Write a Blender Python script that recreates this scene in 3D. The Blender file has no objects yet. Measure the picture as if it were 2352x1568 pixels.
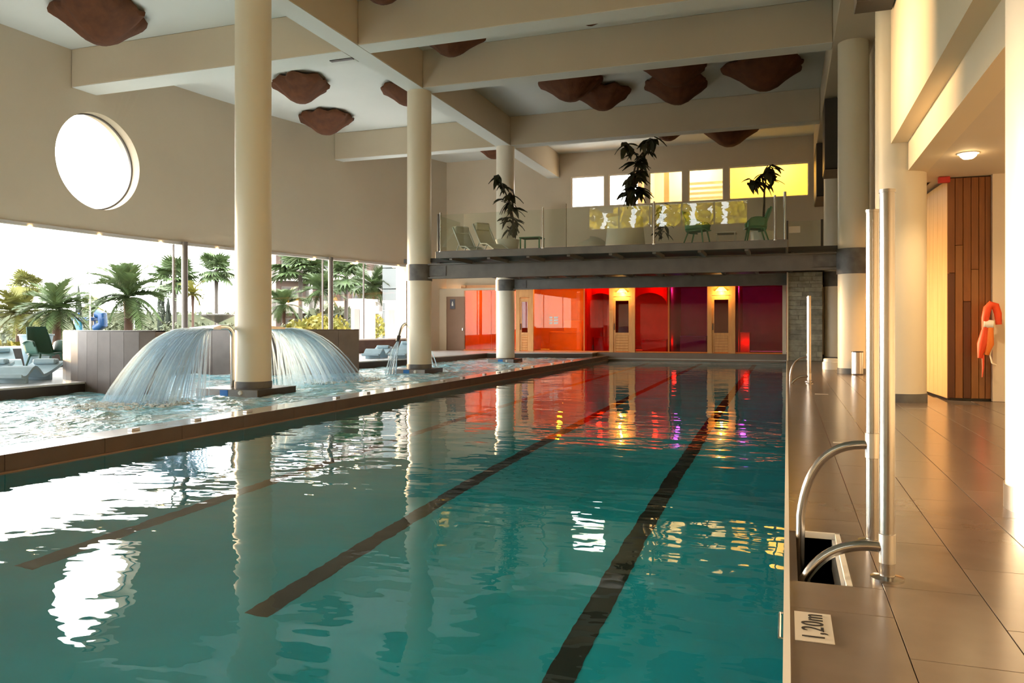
import bpy, math, random
from mathutils import Vector, Matrix, noise
random.seed(7)
R = math.radians
scn = bpy.context.scene
COL = scn.collection

# ------------------------------------------------------------------ camera
EYE = 1.2
F_PX, CX, HY = 1800.0, 1176.0, 750.0
YAW = math.atan((1807 - CX) / F_PX)
SN, CS = math.sin(YAW), math.cos(YAW)
cam_d = bpy.data.cameras.new('camera')
cam = bpy.data.objects.new('camera', cam_d)
COL.objects.link(cam)
cam.location = (0, 0, EYE)
cam.rotation_euler = (R(90), 0, YAW)
cam_d.sensor_width = 36.0
cam_d.lens = 36.0 * F_PX / 2352.0
cam_d.shift_y = (HY - 784.0) / 2352.0
cam_d.clip_end = 600
scn.camera = cam

# ------------------------------------------------------------------ world, sun, exposure
SKY = 10.0
w = bpy.data.worlds.new('world')
scn.world = w
w.use_nodes = True
bg = w.node_tree.nodes['Background']
bg.inputs['Color'].default_value = (1.0, 0.98, 0.95, 1)
bg.inputs['Strength'].default_value = SKY
sun_d = bpy.data.lights.new('sun', 'SUN')
sun = bpy.data.objects.new('sun', sun_d)
COL.objects.link(sun)
sun_d.energy = 12.0
sun_d.color = (1.0, 0.66, 0.34)
sun_d.angle = R(7)
sun.rotation_euler = (R(86), 0, R(-108))
scn.view_settings.view_transform = 'Standard'
scn.view_settings.look = 'None'
scn.view_settings.exposure = 0.26
scn.view_settings.gamma = 1.0
scn.view_settings.use_curve_mapping = False
scn.cycles.max_bounces = 7
scn.cycles.diffuse_bounces = 4
scn.cycles.glossy_bounces = 4
scn.cycles.transmission_bounces = 4
scn.cycles.transparent_max_bounces = 16
scn.cycles.sample_clamp_indirect = 8.0
scn.cycles.use_adaptive_sampling = True
scn.cycles.adaptive_threshold = 0.05

# ------------------------------------------------------------------ geometry of the survey
def ray(px, py):
    a = (px - CX) / F_PX
    return (-SN + a * CS, CS + a * SN, (HY - py) / F_PX)
def atY(px, py, Y):
    d = ray(px, py); t = Y / d[1]; return Vector((d[0] * t, Y, EYE + d[2] * t))
def atX(px, py, X):
    d = ray(px, py); t = X / d[0]; return Vector((X, d[1] * t, EYE + d[2] * t))
def atZ(px, py, Z):
    d = ray(px, py); t = (Z - EYE) / d[2]; return Vector((d[0] * t, d[1] * t, Z))
def atD(px, py, t):
    d = ray(px, py); return Vector((d[0] * t, d[1] * t, EYE + d[2] * t))

# ------------------------------------------------------------------ materials
M = {}
def nodes(m):
    m.use_nodes = True
    return m.node_tree.nodes, m.node_tree.links
def mat(name, col, rough=0.6, metal=0.0, var=0.0, scale=6.0, bump=0.0, bscale=40.0, spec=0.5, stretch=(1, 1, 1), col2=None, emis=None, estr=0.0):
    m = bpy.data.materials.new(name)
    n, l = nodes(m)
    p = n['Principled BSDF']
    p.inputs['Base Color'].default_value = (*col, 1)
    p.inputs['Roughness'].default_value = rough
    p.inputs['Metallic'].default_value = metal
    p.inputs['Specular IOR Level'].default_value = spec
    if var > 0 or bump > 0 or col2:
        tc = n.new('ShaderNodeTexCoord')
        mp = n.new('ShaderNodeMapping'); mp.inputs['Scale'].default_value = stretch
        l.new(tc.outputs['Object'], mp.inputs['Vector'])
    if var > 0 or col2:
        t = n.new('ShaderNodeTexNoise'); t.inputs['Scale'].default_value = scale; t.inputs['Detail'].default_value = 5
        l.new(mp.outputs['Vector'], t.inputs['Vector'])
        r = n.new('ShaderNodeValToRGB')
        c2 = col2 or tuple(min(1, c * (1 + var)) for c in col)
        c1 = col if col2 else tuple(c * (1 - var) for c in col)
        r.color_ramp.elements[0].color = (*c1, 1); r.color_ramp.elements[1].color = (*c2, 1)
        r.color_ramp.elements[0].position = 0.3; r.color_ramp.elements[1].position = 0.7
        l.new(t.outputs['Fac'], r.inputs['Fac']); l.new(r.outputs['Color'], p.inputs['Base Color'])
    if bump > 0:
        t2 = n.new('ShaderNodeTexNoise'); t2.inputs['Scale'].default_value = bscale; t2.inputs['Detail'].default_value = 4
        l.new(mp.outputs['Vector'], t2.inputs['Vector'])
        b = n.new('ShaderNodeBump'); b.inputs['Strength'].default_value = bump; b.inputs['Distance'].default_value = 0.02
        l.new(t2.outputs['Fac'], b.inputs['Height']); l.new(b.outputs['Normal'], p.inputs['Normal'])
    if emis:
        p.inputs['Emission Color'].default_value = (*emis, 1); p.inputs['Emission Strength'].default_value = estr
    M[name] = m
    return m
def glass(name, tint, refl=1.0, rough=0.0, ior=1.45):
    """thin pane: tinted see-through with a Fresnel reflection"""
    m = bpy.data.materials.new(name)
    n, l = nodes(m)
    n.remove(n['Principled BSDF'])
    tr = n.new('ShaderNodeBsdfTransparent'); tr.inputs['Color'].default_value = (*tint, 1)
    gl = n.new('ShaderNodeBsdfGlossy'); gl.inputs['Roughness'].default_value = rough
    gl.inputs['Color'].default_value = (refl, refl, refl, 1)
    fr = n.new('ShaderNodeFresnel')
    ge = n.new('ShaderNodeNewGeometry')          # both faces of the sheet reflect alike
    mr = n.new('ShaderNodeMapRange'); mr.inputs['To Min'].default_value = ior; mr.inputs['To Max'].default_value = 1.0 / ior
    l.new(ge.outputs['Backfacing'], mr.inputs['Value']); l.new(mr.outputs['Result'], fr.inputs['IOR'])
    mx = n.new('ShaderNodeMixShader')
    l.new(fr.outputs[0], mx.inputs[0]); l.new(tr.outputs[0], mx.inputs[1]); l.new(gl.outputs[0], mx.inputs[2])
    l.new(mx.outputs[0], n['Material Output'].inputs['Surface'])
    M[name] = m
    return m

mat('paint_cream', (0.70, 0.60, 0.46), 0.75, var=0.03, scale=0.7, bump=0.05, bscale=60)
mat('paint_taupe', (0.60, 0.525, 0.405), 0.8, var=0.03, scale=0.5, bump=0.05, bscale=60)
mat('paint_warm', (0.78, 0.66, 0.47), 0.7, var=0.02, scale=0.6)
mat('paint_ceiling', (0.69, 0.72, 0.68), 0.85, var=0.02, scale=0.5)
mat('paint_beam', (0.62, 0.54, 0.41), 0.8, var=0.03, scale=0.6)
mat('column_paint', (0.76, 0.69, 0.54), 0.45, var=0.02, scale=1.0)
mat('column_white', (0.86, 0.80, 0.68), 0.35, var=0.02, scale=1.0)
mat('deck_tile', (0.185, 0.142, 0.115), 0.22, var=0.12, scale=2.2, bump=0.02, bscale=8, spec=0.6)
mat('deck_plain', (0.185, 0.142, 0.115), 0.24, var=0.12, scale=1.2, spec=0.6)
mat('grout', (0.115, 0.088, 0.07), 0.8)
mat('white_trim', (0.80, 0.79, 0.76), 0.35)
mat('niche_dark', (0.17, 0.135, 0.105), 0.5)
mat('steel', (0.42, 0.415, 0.41), 0.22, 1.0)
mat('steel_brushed', (0.60, 0.60, 0.60), 0.28, 1.0, var=0.06, scale=30, stretch=(1, 1, 0.05))
mat('grey_steel', (0.155, 0.15, 0.14), 0.5, 0.15, var=0.15, scale=2.5)
mat('grey_steel_dark', (0.05, 0.052, 0.052), 0.55, 0.1, var=0.1, scale=2.0)
mat('collar_grey', (0.12, 0.12, 0.118), 0.5, var=0.35, scale=4)
mat('dark_tile', (0.105, 0.085, 0.078), 0.30, var=0.16, scale=3, spec=0.5)
mat('dark_tile_edge', (0.05, 0.04, 0.036), 0.35)
mat('plinth_tile_lit', (0.26, 0.235, 0.22), 0.3, var=0.1, scale=4)
mat('curb_tile', (0.088, 0.054, 0.040), 0.35, var=0.15, scale=2.5)
mat('curb_top', (0.42, 0.40, 0.37), 0.12, var=0.08, scale=3, spec=0.8)
mat('curb_lip', (0.27, 0.17, 0.12), 0.4)
mat('pool_tile', (0.003, 0.39, 0.50), 0.4, var=0.10, scale=1.2)
mat('lane_black', (0.012, 0.02, 0.02), 0.5)
mat('left_basin', (0.25, 0.55, 0.62), 0.5)
mat('left_deck', (0.62, 0.64, 0.66), 0.22, var=0.08, scale=2)
mat('rust_shade', (0.15, 0.052, 0.02), 0.9, col2=(0.09, 0.032, 0.013), scale=3.5, bump=0.5, bscale=9)
mat('black_matt', (0.014, 0.013, 0.012), 0.5)
mat('dark_grey', (0.05, 0.045, 0.042), 0.5)
mat('beige_under', (0.33, 0.24, 0.17), 0.7)
mat('wood_sunlit', (0.70, 0.42, 0.16), 0.4, col2=(0.60, 0.33, 0.11), scale=3, stretch=(6, 6, 0.5))
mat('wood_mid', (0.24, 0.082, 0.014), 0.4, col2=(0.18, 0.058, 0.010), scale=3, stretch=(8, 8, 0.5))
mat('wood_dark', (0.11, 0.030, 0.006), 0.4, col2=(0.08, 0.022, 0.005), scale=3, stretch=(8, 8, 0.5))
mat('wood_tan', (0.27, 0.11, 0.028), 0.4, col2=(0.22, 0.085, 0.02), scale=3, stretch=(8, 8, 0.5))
mat('wood_sauna', (0.78, 0.40, 0.13), 0.45, col2=(0.66, 0.31, 0.09), scale=3, stretch=(8, 1, 0.6))
mat('slate_a', (0.27, 0.28, 0.23), 0.6, var=0.3, scale=5, bump=0.6, bscale=14)
mat('slate_b', (0.34, 0.35, 0.295), 0.6, var=0.3, scale=5, bump=0.6, bscale=14)
mat('slate_c', (0.21, 0.22, 0.19), 0.6, var=0.3, scale=5, bump=0.6, bscale=14)
mat('red_sign', (0.55, 0.02, 0.015), 0.4)
mat('orange_fabric', (0.72, 0.06, 0.006), 0.55, var=0.1, scale=6)
mat('orange_light', (0.80, 0.20, 0.02), 0.55)
mat('white_plastic', (0.80, 0.78, 0.72), 0.4)
mat('rope', (0.75, 0.66, 0.5), 0.8)
mat('blue_sign', (0.01, 0.16, 0.50), 0.4)
mat('dark_sign', (0.05, 0.05, 0.075), 0.4)
mat('ink', (0.02, 0.02, 0.022), 0.5)
mat('plate_white', (0.66, 0.62, 0.56), 0.3)
mat('chair_green', (0.055, 0.19, 0.085), 0.5)
mat('chair_dark_green', (0.02, 0.085, 0.06), 0.5)
mat('lounger_fabric', (0.62, 0.60, 0.50), 0.7)
mat('lounger_blue', (0.34, 0.48, 0.56), 0.6, var=0.08, scale=4)
mat('lounger_frame', (0.72, 0.72, 0.68), 0.3, 0.4)
mat('planter', (0.62, 0.57, 0.47), 0.6)
mat('planter_white', (0.74, 0.72, 0.64), 0.4)
mat('leaf_dark', (0.018, 0.022, 0.009), 0.5, col2=(0.035, 0.04, 0.015), scale=4)
mat('stem_dark', (0.03, 0.02, 0.012), 0.7)
mat('leaf_palm', (0.068, 0.115, 0.036), 0.6, col2=(0.042, 0.078, 0.03), scale=3)
mat('leaf_palm_pale', (0.16, 0.16, 0.035), 0.6, col2=(0.09, 0.11, 0.03), scale=3)
mat('leaf_hedge', (0.060, 0.080, 0.045), 0.7, col2=(0.095, 0.105, 0.055), scale=3)
mat('leaf_yellow', (0.20, 0.17, 0.010), 0.7, col2=(0.085, 0.105, 0.016), scale=2)
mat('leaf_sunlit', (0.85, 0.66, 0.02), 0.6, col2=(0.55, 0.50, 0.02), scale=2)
mat('leaf_cypress', (0.016, 0.026, 0.016), 0.8)
mat('trunk', (0.085, 0.046, 0.032), 0.85, col2=(0.055, 0.03, 0.02), scale=6, bump=0.6, bscale=8)
mat('trunk_grey', (0.06, 0.052, 0.045), 0.85)
mat('garden_ground', (0.075, 0.06, 0.042), 0.9, col2=(0.035, 0.045, 0.022), scale=0.35)
mat('building_white', (0.20, 0.185, 0.17), 0.8, var=0.04, scale=0.3)
mat('building_pink', (0.16, 0.115, 0.095), 0.8)
mat('building_glass', (0.03, 0.035, 0.04), 0.3)
mat('building_block', (0.12, 0.145, 0.16), 0.6, var=0.05, scale=0.5)
mat('slide_blue', (0.004, 0.05, 0.16), 0.35)
mat('slide_cyan', (0.008, 0.11, 0.17), 0.35)
mat('umbrella', (0.10, 0.10, 0.095), 0.7)
mat('mullion', (0.16, 0.15, 0.145), 0.4, 0.3)
mat('mullion_pale', (0.55, 0.53, 0.50), 0.4)
mat('sauna_wall', (0.90, 0.50, 0.25), 0.6, var=0.08, scale=2)
mat('sauna_red', (0.70, 0.10, 0.05), 0.6, var=0.08, scale=2)
mat('sauna_purple', (0.34, 0.16, 0.42), 0.6, var=0.08, scale=2)
mat('sauna_floor', (0.35, 0.10, 0.06), 0.5)
mat('door_brown', (0.27, 0.155, 0.09), 0.5, var=0.06, scale=2)
mat('yellow_room', (0.90, 0.66, 0.22), 0.7)
mat('cream_room', (0.85, 0.72, 0.50), 0.7)
mat('bulb_warm', (1, 0.9, 0.7), 0.4, emis=(1.0, 0.72, 0.36), estr=30)
mat('bulb_yellow', (1, 0.75, 0.2), 0.4, emis=(1.0, 0.55, 0.05), estr=9)
mat('bulb_blue', (0.2, 0.3, 1), 0.4, emis=(0.10, 0.22, 1.0), estr=14)
mat('led_orange', (1, 0.3, 0.05), 0.4, emis=(1.0, 0.16, 0.03), estr=0.8)
mat('bulb_orange', (1, 0.3, 0.05), 0.4, emis=(1.0, 0.22, 0.03), estr=3)
glass('pane_clear', (0.97, 0.98, 0.97))
glass('pane_rail', (0.93, 0.96, 0.93), 1.0)
glass('pane_orange', (1.0, 0.66, 0.16), 0.6)
glass('pane_amber', (0.92, 0.60, 0.22), 0.6)
glass('pane_red', (1.0, 0.20, 0.07), 0.6)
glass('pane_violet', (0.62, 0.22, 0.36), 0.6)
glass('pane_smoke', (0.45, 0.20, 0.16))

def water_main():
    m = bpy.data.materials.new('water_main')
    n, l = nodes(m)
    p = n['Principled BSDF']
    p.inputs['Base Color'].default_value = (0.80, 1.0, 0.98, 1)
    p.inputs['Roughness'].default_value = 0.0
    p.inputs['IOR'].default_value = 1.333
    p.inputs['Transmission Weight'].default_value = 1.0
    tc = n.new('ShaderNodeTexCoord')
    hs = None
    for sc, st, amp in ((0.55, (1.0, 1.0, 1), 1.0), (1.9, (0.8, 1.25, 1), 0.42), (6.0, (0.8, 1.2, 1), 0.10)):
        mp = n.new('ShaderNodeMapping'); mp.inputs['Scale'].default_value = st
        t = n.new('ShaderNodeTexNoise'); t.inputs['Scale'].default_value = sc; t.inputs['Detail'].default_value = 1.0
        l.new(tc.outputs['Object'], mp.inputs['Vector']); l.new(mp.outputs['Vector'], t.inputs['Vector'])
        k = n.new('ShaderNodeMath'); k.operation = 'MULTIPLY'; k.inputs[1].default_value = amp
        l.new(t.outputs['Fac'], k.inputs[0])
        if hs is None:
            hs = k
        else:
            a = n.new('ShaderNodeMath'); a.operation = 'ADD'
            l.new(hs.outputs[0], a.inputs[0]); l.new(k.outputs[0], a.inputs[1]); hs = a
    b = n.new('ShaderNodeBump'); b.inputs['Strength'].default_value = 1.0; b.inputs['Distance'].default_value = 0.018
    l.new(hs.outputs[0], b.inputs['Height']); l.new(b.outputs['Normal'], p.inputs['Normal'])
    M['water_main'] = m
water_main()
def water_left():
    m = bpy.data.materials.new('water_left')
    n, l = nodes(m)
    p = n['Principled BSDF']
    p.inputs['Roughness'].default_value = 0.08
    p.inputs['IOR'].default_value = 1.333
    tc = n.new('ShaderNodeTexCoord')
    t = n.new('ShaderNodeTexNoise'); t.inputs['Scale'].default_value = 1.4; t.inputs['Detail'].default_value = 6; t.inputs['Roughness'].default_value = 0.65
    mp = n.new('ShaderNodeMapping'); mp.inputs['Scale'].default_value = (1.0, 0.8, 1)
    l.new(tc.outputs['Object'], mp.inputs['Vector']); l.new(mp.outputs['Vector'], t.inputs['Vector'])
    r = n.new('ShaderNodeValToRGB')
    e = r.color_ramp.elements
    e[0].position = 0.34; e[0].color = (0.13, 0.46, 0.60, 1)
    e[1].position = 0.62; e[1].color = (0.70, 0.84, 0.88, 1)
    k = e.new(0.50); k.color = (0.34, 0.70, 0.82, 1)
    l.new(t.outputs['Fac'], r.inputs['Fac']); l.new(r.outputs['Color'], p.inputs['Base Color'])
    t2 = n.new('ShaderNodeTexNoise'); t2.inputs['Scale'].default_value = 3.2; t2.inputs['Detail'].default_value = 4
    l.new(mp.outputs['Vector'], t2.inputs['Vector'])
    b = n.new('ShaderNodeBump'); b.inputs['Strength'].default_value = 0.8; b.inputs['Distance'].default_value = 0.28
    l.new(t2.outputs['Fac'], b.inputs['Height']); l.new(b.outputs['Normal'], p.inputs['Normal'])
    M['water_left'] = m
water_left()
def water_jet():
    m = bpy.data.materials.new('water_jet')
    n, l = nodes(m)
    n.remove(n['Principled BSDF'])
    df = n.new('ShaderNodeBsdfDiffuse'); df.inputs['Color'].default_value = (0.86, 0.93, 0.97, 1)
    tl = n.new('ShaderNodeBsdfTranslucent'); tl.inputs['Color'].default_value = (0.86, 0.94, 0.98, 1)
    gl = n.new('ShaderNodeBsdfGlossy'); gl.inputs['Roughness'].default_value = 0.15
    tr = n.new('ShaderNodeBsdfTransparent'); tr.inputs['Color'].default_value = (0.93, 0.97, 1.0, 1)
    def mix(a, b, f):
        x = n.new('ShaderNodeMixShader'); x.inputs[0].default_value = f; l.new(a.outputs[0], x.inputs[1]); l.new(b.outputs[0], x.inputs[2]); return x
    a = mix(mix(df, tl, 0.55), gl, 0.2)
    o = mix(tr, a, 0.25)
    l.new(o.outputs[0], n['Material Output'].inputs['Surface'])
    M['water_jet'] = m
water_jet()

# ------------------------------------------------------------------ mesh helpers
ORG = {}
class MB:
    def __init__(s):
        s.v = []; s.f = []; s.smooth = False
    def add(s, vs, fs):
        k = len(s.v); s.v += [Vector(a) for a in vs]; s.f += [tuple(i + k for i in f) for f in fs]; return s
    def box(s, x0, x1, y0, y1, z0, z1):
        return s.add([(x0, y0, z0), (x1, y0, z0), (x1, y1, z0), (x0, y1, z0), (x0, y0, z1), (x1, y0, z1), (x1, y1, z1), (x0, y1, z1)],
                     [(0, 3, 2, 1), (4, 5, 6, 7), (0, 1, 5, 4), (1, 2, 6, 5), (2, 3, 7, 6), (3, 0, 4, 7)])
    def bevbox(s, x0, x1, y0, y1, z0, z1, b):
        """box with chamfered edges"""
        xs = (x0, x0 + b, x1 - b, x1); ys = (y0, y0 + b, y1 - b, y1); zs = (z0, z0 + b, z1 - b, z1)
        vs = []
        for sx in (0, 1):
            for sy in (0, 1):
                for sz in (0, 1):
                    X = (xs[0], xs[1]) if sx == 0 else (xs[3], xs[2])
                    Y = (ys[0], ys[1]) if sy == 0 else (ys[3], ys[2])
                    Z = (zs[0], zs[1]) if sz == 0 else (zs[3], zs[2])
                    vs += [(X[0], Y[1], Z[1]), (X[1], Y[0], Z[1]), (X[1], Y[1], Z[0])]
        def i(sx, sy, sz, a): return (sx * 4 + sy * 2 + sz) * 3 + a
        fs = []
        for k in (0, 1):
            fs.append((i(k, 0, 0, 0), i(k, 1, 0, 0), i(k, 1, 1, 0), i(k, 0, 1, 0)))
            fs.append((i(0, k, 0, 1), i(1, k, 0, 1), i(1, k, 1, 1), i(0, k, 1, 1)))
            fs.append((i(0, 0, k, 2), i(1, 0, k, 2), i(1, 1, k, 2), i(0, 1, k, 2)))
        for a in (0, 1):
            for b_ in (0, 1):
                fs.append((i(a, b_, 0, 0), i(a, b_, 1, 0), i(a, b_, 1, 1), i(a, b_, 0, 1)))
                fs.append((i(a, 0, b_, 0), i(a, 1, b_, 0), i(a, 1, b_, 2), i(a, 0, b_, 2)))
                fs.append((i(0, a, b_, 1), i(1, a, b_, 1), i(1, a, b_, 2), i(0, a, b_, 2)))
                for c in (0, 1):
                    fs.append((i(a, b_, c, 0), i(a, b_, c, 1), i(a, b_, c, 2)))
        return s.add(vs, fs)
    def cyl(s, x, y, z0, z1, r, n=24, r2=None, caps=True):
        r2 = r if r2 is None else r2
        vs = []; fs = []
        for k in range(n):
            a = 2 * math.pi * k / n
            vs += [(x + r * math.cos(a), y + r * math.sin(a), z0), (x + r2 * math.cos(a), y + r2 * math.sin(a), z1)]
        for k in range(n):
            j = (k + 1) % n; fs.append((2 * k, 2 * j, 2 * j + 1, 2 * k + 1))
        if caps:
            fs.append(tuple(2 * k for k in reversed(range(n)))); fs.append(tuple(2 * k + 1 for k in range(n)))
        return s.add(vs, fs)
    def lathe(s, x, y, prof, n=24):
        vs = []; fs = []
        for (r, z) in prof:
            for k in range(n):
                a = 2 * math.pi * k / n; vs.append((x + r * math.cos(a), y + r * math.sin(a), z))
        for i in range(len(prof) - 1):
            for k in range(n):
                j = (k + 1) % n; fs.append((i * n + k, i * n + j, (i + 1) * n + j, (i + 1) * n + k))
        return s.add(vs, fs)
    def tube(s, pts, r, n=10, caps=True):
        pts = [Vector(p) for p in pts]; vs = []; fs = []
        rs = r if isinstance(r, (list, tuple)) else [r] * len(pts)
        up = None
        for i, p in enumerate(pts):
            d = (pts[min(i + 1, len(pts) - 1)] - pts[max(i - 1, 0)]).normalized()
            if up is None:
                up = Vector((0, 0, 1)) if abs(d.z) < 0.9 else Vector((1, 0, 0))
            a = d.cross(up)
            if a.length < 1e-4: a = d.cross(Vector((0, 1, 0)))
            a.normalize(); b = a.cross(d).normalized(); up = b
            for k in range(n):
                t = 2 * math.pi * k / n; vs.append(p + (a * math.cos(t) + b * math.sin(t)) * rs[i])
        for i in range(len(pts) - 1):
            for k in range(n):
                j = (k + 1) % n; fs.append((i * n + k, i * n + j, (i + 1) * n + j, (i + 1) * n + k))
        if caps:
            fs.append(tuple(reversed(range(n)))); fs.append(tuple((len(pts) - 1) * n + k for k in range(n)))
        return s.add(vs, fs)
    def prism(s, poly, z0, z1):
        n = len(poly)
        return s.add([(x, y, z0) for x, y in poly] + [(x, y, z1) for x, y in poly],
                     [tuple(reversed(range(n))), tuple(range(n, 2 * n))] + [(k, (k + 1) % n, n + (k + 1) % n, n + k) for k in range(n)])
    def beam(s, a, b, wx, wz):
        """rectangular bar from a to b"""
        a = Vector(a); b = Vector(b); d = (b - a).normalized()
        up = Vector((0, 0, 1)) if abs(d.z) < 0.95 else Vector((1, 0, 0))
        u = d.cross(up).normalized() * wx / 2; v = u.cross(d).normalized() * wz / 2
        return s.add([a - u - v, a + u - v, a + u + v, a - u + v, b - u - v, b + u - v, b + u + v, b - u + v],
                     [(0, 1, 2, 3), (7, 6, 5, 4), (0, 4, 5, 1), (1, 5, 6, 2), (2, 6, 7, 3), (3, 7, 4, 0)])
    def build(s, name, m, parent=None, smooth=None, loc=None):
        me = bpy.data.meshes.new(name)
        o0 = ORG.get(parent.name, Vector((0, 0, 0))) if parent else (Vector(loc) if loc else Vector((0, 0, 0)))
        me.from_pydata([tuple(v - o0) for v in s.v], [], s.f)
        me.materials.append(M[m] if isinstance(m, str) else m)
        sm = s.smooth if smooth is None else smooth
        if sm:
            me.shade_smooth()
        import bmesh
        b = bmesh.new(); b.from_mesh(me); bmesh.ops.recalc_face_normals(b, faces=b.faces); b.to_mesh(me); b.free()
        o = bpy.data.objects.new(name, me); COL.objects.link(o)
        if parent:
            o.parent = parent; ORG[o.name] = o0
        else:
            o.location = o0; ORG[o.name] = o0
        if sm:
            smooth_by_angle(me)
        return o
def smooth_by_angle(me, ang=R(40)):
    me.set_sharp_from_angle(angle=ang)
def tag(o, label=None, cat=None, group=None, kind=None):
    if label: o['label'] = label
    if cat: o['category'] = cat
    if group: o['group'] = group
    if kind: o['kind'] = kind
    return o
def thing(name, label, cat, loc, group=None):
    o = bpy.data.objects.new(name, None); COL.objects.link(o); o.location = loc; o.empty_display_size = 0.1
    ORG[o.name] = Vector(loc)
    return tag(o, label, cat, group)
def struct(name, label, cat, mb, m, smooth=False):
    o = mb.build(name, m, smooth=smooth); return tag(o, label, cat, kind='structure')
def copy_tree(o, parent=None, loc=None, rz=None, scale=None):
    c = o.copy(); COL.objects.link(c); c.parent = parent
    if loc is not None: c.location = loc; ORG[c.name] = Vector(loc)
    if rz is not None: c.rotation_euler = (0, 0, rz)
    if scale is not None: c.scale = scale
    for ch in list(o.children):
        copy_tree(ch, c)
    return c
def lamp(name, kind, loc, energy, col, parent=None, size=0.1, rot=None, spot=None):
    d = bpy.data.lights.new(name, kind); d.energy = energy; d.color = col
    if kind == 'AREA': d.size = size
    else: d.shadow_soft_size = size
    if spot: d.spot_size = spot; d.spot_blend = 0.8
    o = bpy.data.objects.new(name, d); COL.objects.link(o)
    o0 = ORG.get(parent.name, Vector((0, 0, 0))) if parent else Vector((0, 0, 0))
    o.location = Vector(loc) - o0
    if rot: o.rotation_euler = rot
    if parent: o.parent = parent
    return o
def arc(p0, p1, p2, n=10):
    """quadratic curve"""
    p0, p1, p2 = Vector(p0), Vector(p1), Vector(p2)
    return [p0 * (1 - t) ** 2 + p1 * 2 * t * (1 - t) + p2 * t * t for t in [k / n for k in range(n + 1)]]

# ================================================================== THE HALL
Z_CEIL, Z_SOF = 9.65, 8.5
W_MAIN, W_LEFT = -0.36, -0.24
X_CURB = -7.87
WALL_PTS = [(-9, -20.8), (10, -20.8), (16, -20.7), (20, -20.5), (23, -20.15), (26, -19.6), (30, -18.6), (33, -17.8), (36, -16.9), (37.4, -16.4)]
def XW(Y):
    for (a, xa), (b, xb) in zip(WALL_PTS, WALL_PTS[1:]):
        if Y <= b:
            t = max(0.0, (Y - a) / (b - a)); return xa + (xb - xa) * t
    return WALL_PTS[-1][1]
def on_wall(px, py, off=0.0):
    X = -20.0
    for _ in range(12):
        p = atX(px, py, X); X = XW(p.y) + off
    return atX(px, py, X)

# ---- ceiling with its beams
mb = MB().box(-22, 6.0, -9.4, 42.5, Z_CEIL, Z_CEIL + 0.3)
ceiling = struct('ceiling', 'pale plaster ceiling crossed by deep cream beams', 'ceiling', mb, 'paint_ceiling')
def part_box(name, m, parent, *b, bev=0.0):
    k = MB()
    if bev: k.bevbox(*b, bev)
    else: k.box(*b)
    return k.build(name, m, parent)
# the two long beams over the column rows
part_box('beam', 'paint_beam', ceiling, -11.12, -10.5, -9, 37.0, Z_SOF, Z_CEIL, bev=0.02)
part_box('beam', 'paint_beam', ceiling, 1.12, 2.3, -9, 37.0, Z_SOF, Z_CEIL, bev=0.02)
# the cross beams of the pool bay and of the spa bay
for y0, y1 in ((1.7, 2.3), (5.7, 6.3), (9.7, 10.3), (13.7, 14.3), (17.85, 18.5), (21.7, 22.3), (29.75, 30.3)):
    part_box('beam', 'paint_beam', ceiling, -10.5, 1.12, y0, y1, Z_SOF, Z_CEIL, bev=0.02)
for y0, y1 in ((1.7, 2.3), (9.7, 10.3), (18.1, 19.0), (29.75, 30.3)):
    part_box('beam', 'paint_beam', ceiling, XW(y0) + 0.02, -11.12, y0, y1, Z_SOF, Z_CEIL, bev=0.02)
def lit_soffit(x0, x1, y0, y1):  # paler than the beam sides: light off the water put into the paint
    part_box('lit_soffit', 'paint_ceiling', ceiling, x0 + .01, x1 - .01, y0 + .01, y1 - .01, Z_SOF - 0.006, Z_SOF + 0.004)
lit_soffit(-11.12, -10.5, -9, 37.0)
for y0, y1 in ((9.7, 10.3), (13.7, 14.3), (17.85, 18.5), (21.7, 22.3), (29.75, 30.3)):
    lit_soffit(-10.5, 1.12, y0, y1)
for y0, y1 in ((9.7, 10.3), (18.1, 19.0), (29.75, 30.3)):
    lit_soffit(XW(y0) + 0.02, -11.12, y0, y1)
p = atZ(785, 137, Z_SOF - 0.01)
part_box('vent_slot', 'dark_grey', ceiling, p.x - 0.35, p.x + 0.35, p.y - 0.06, p.y + 0.06, Z_SOF - 0.03, Z_SOF - 0.007)

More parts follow.
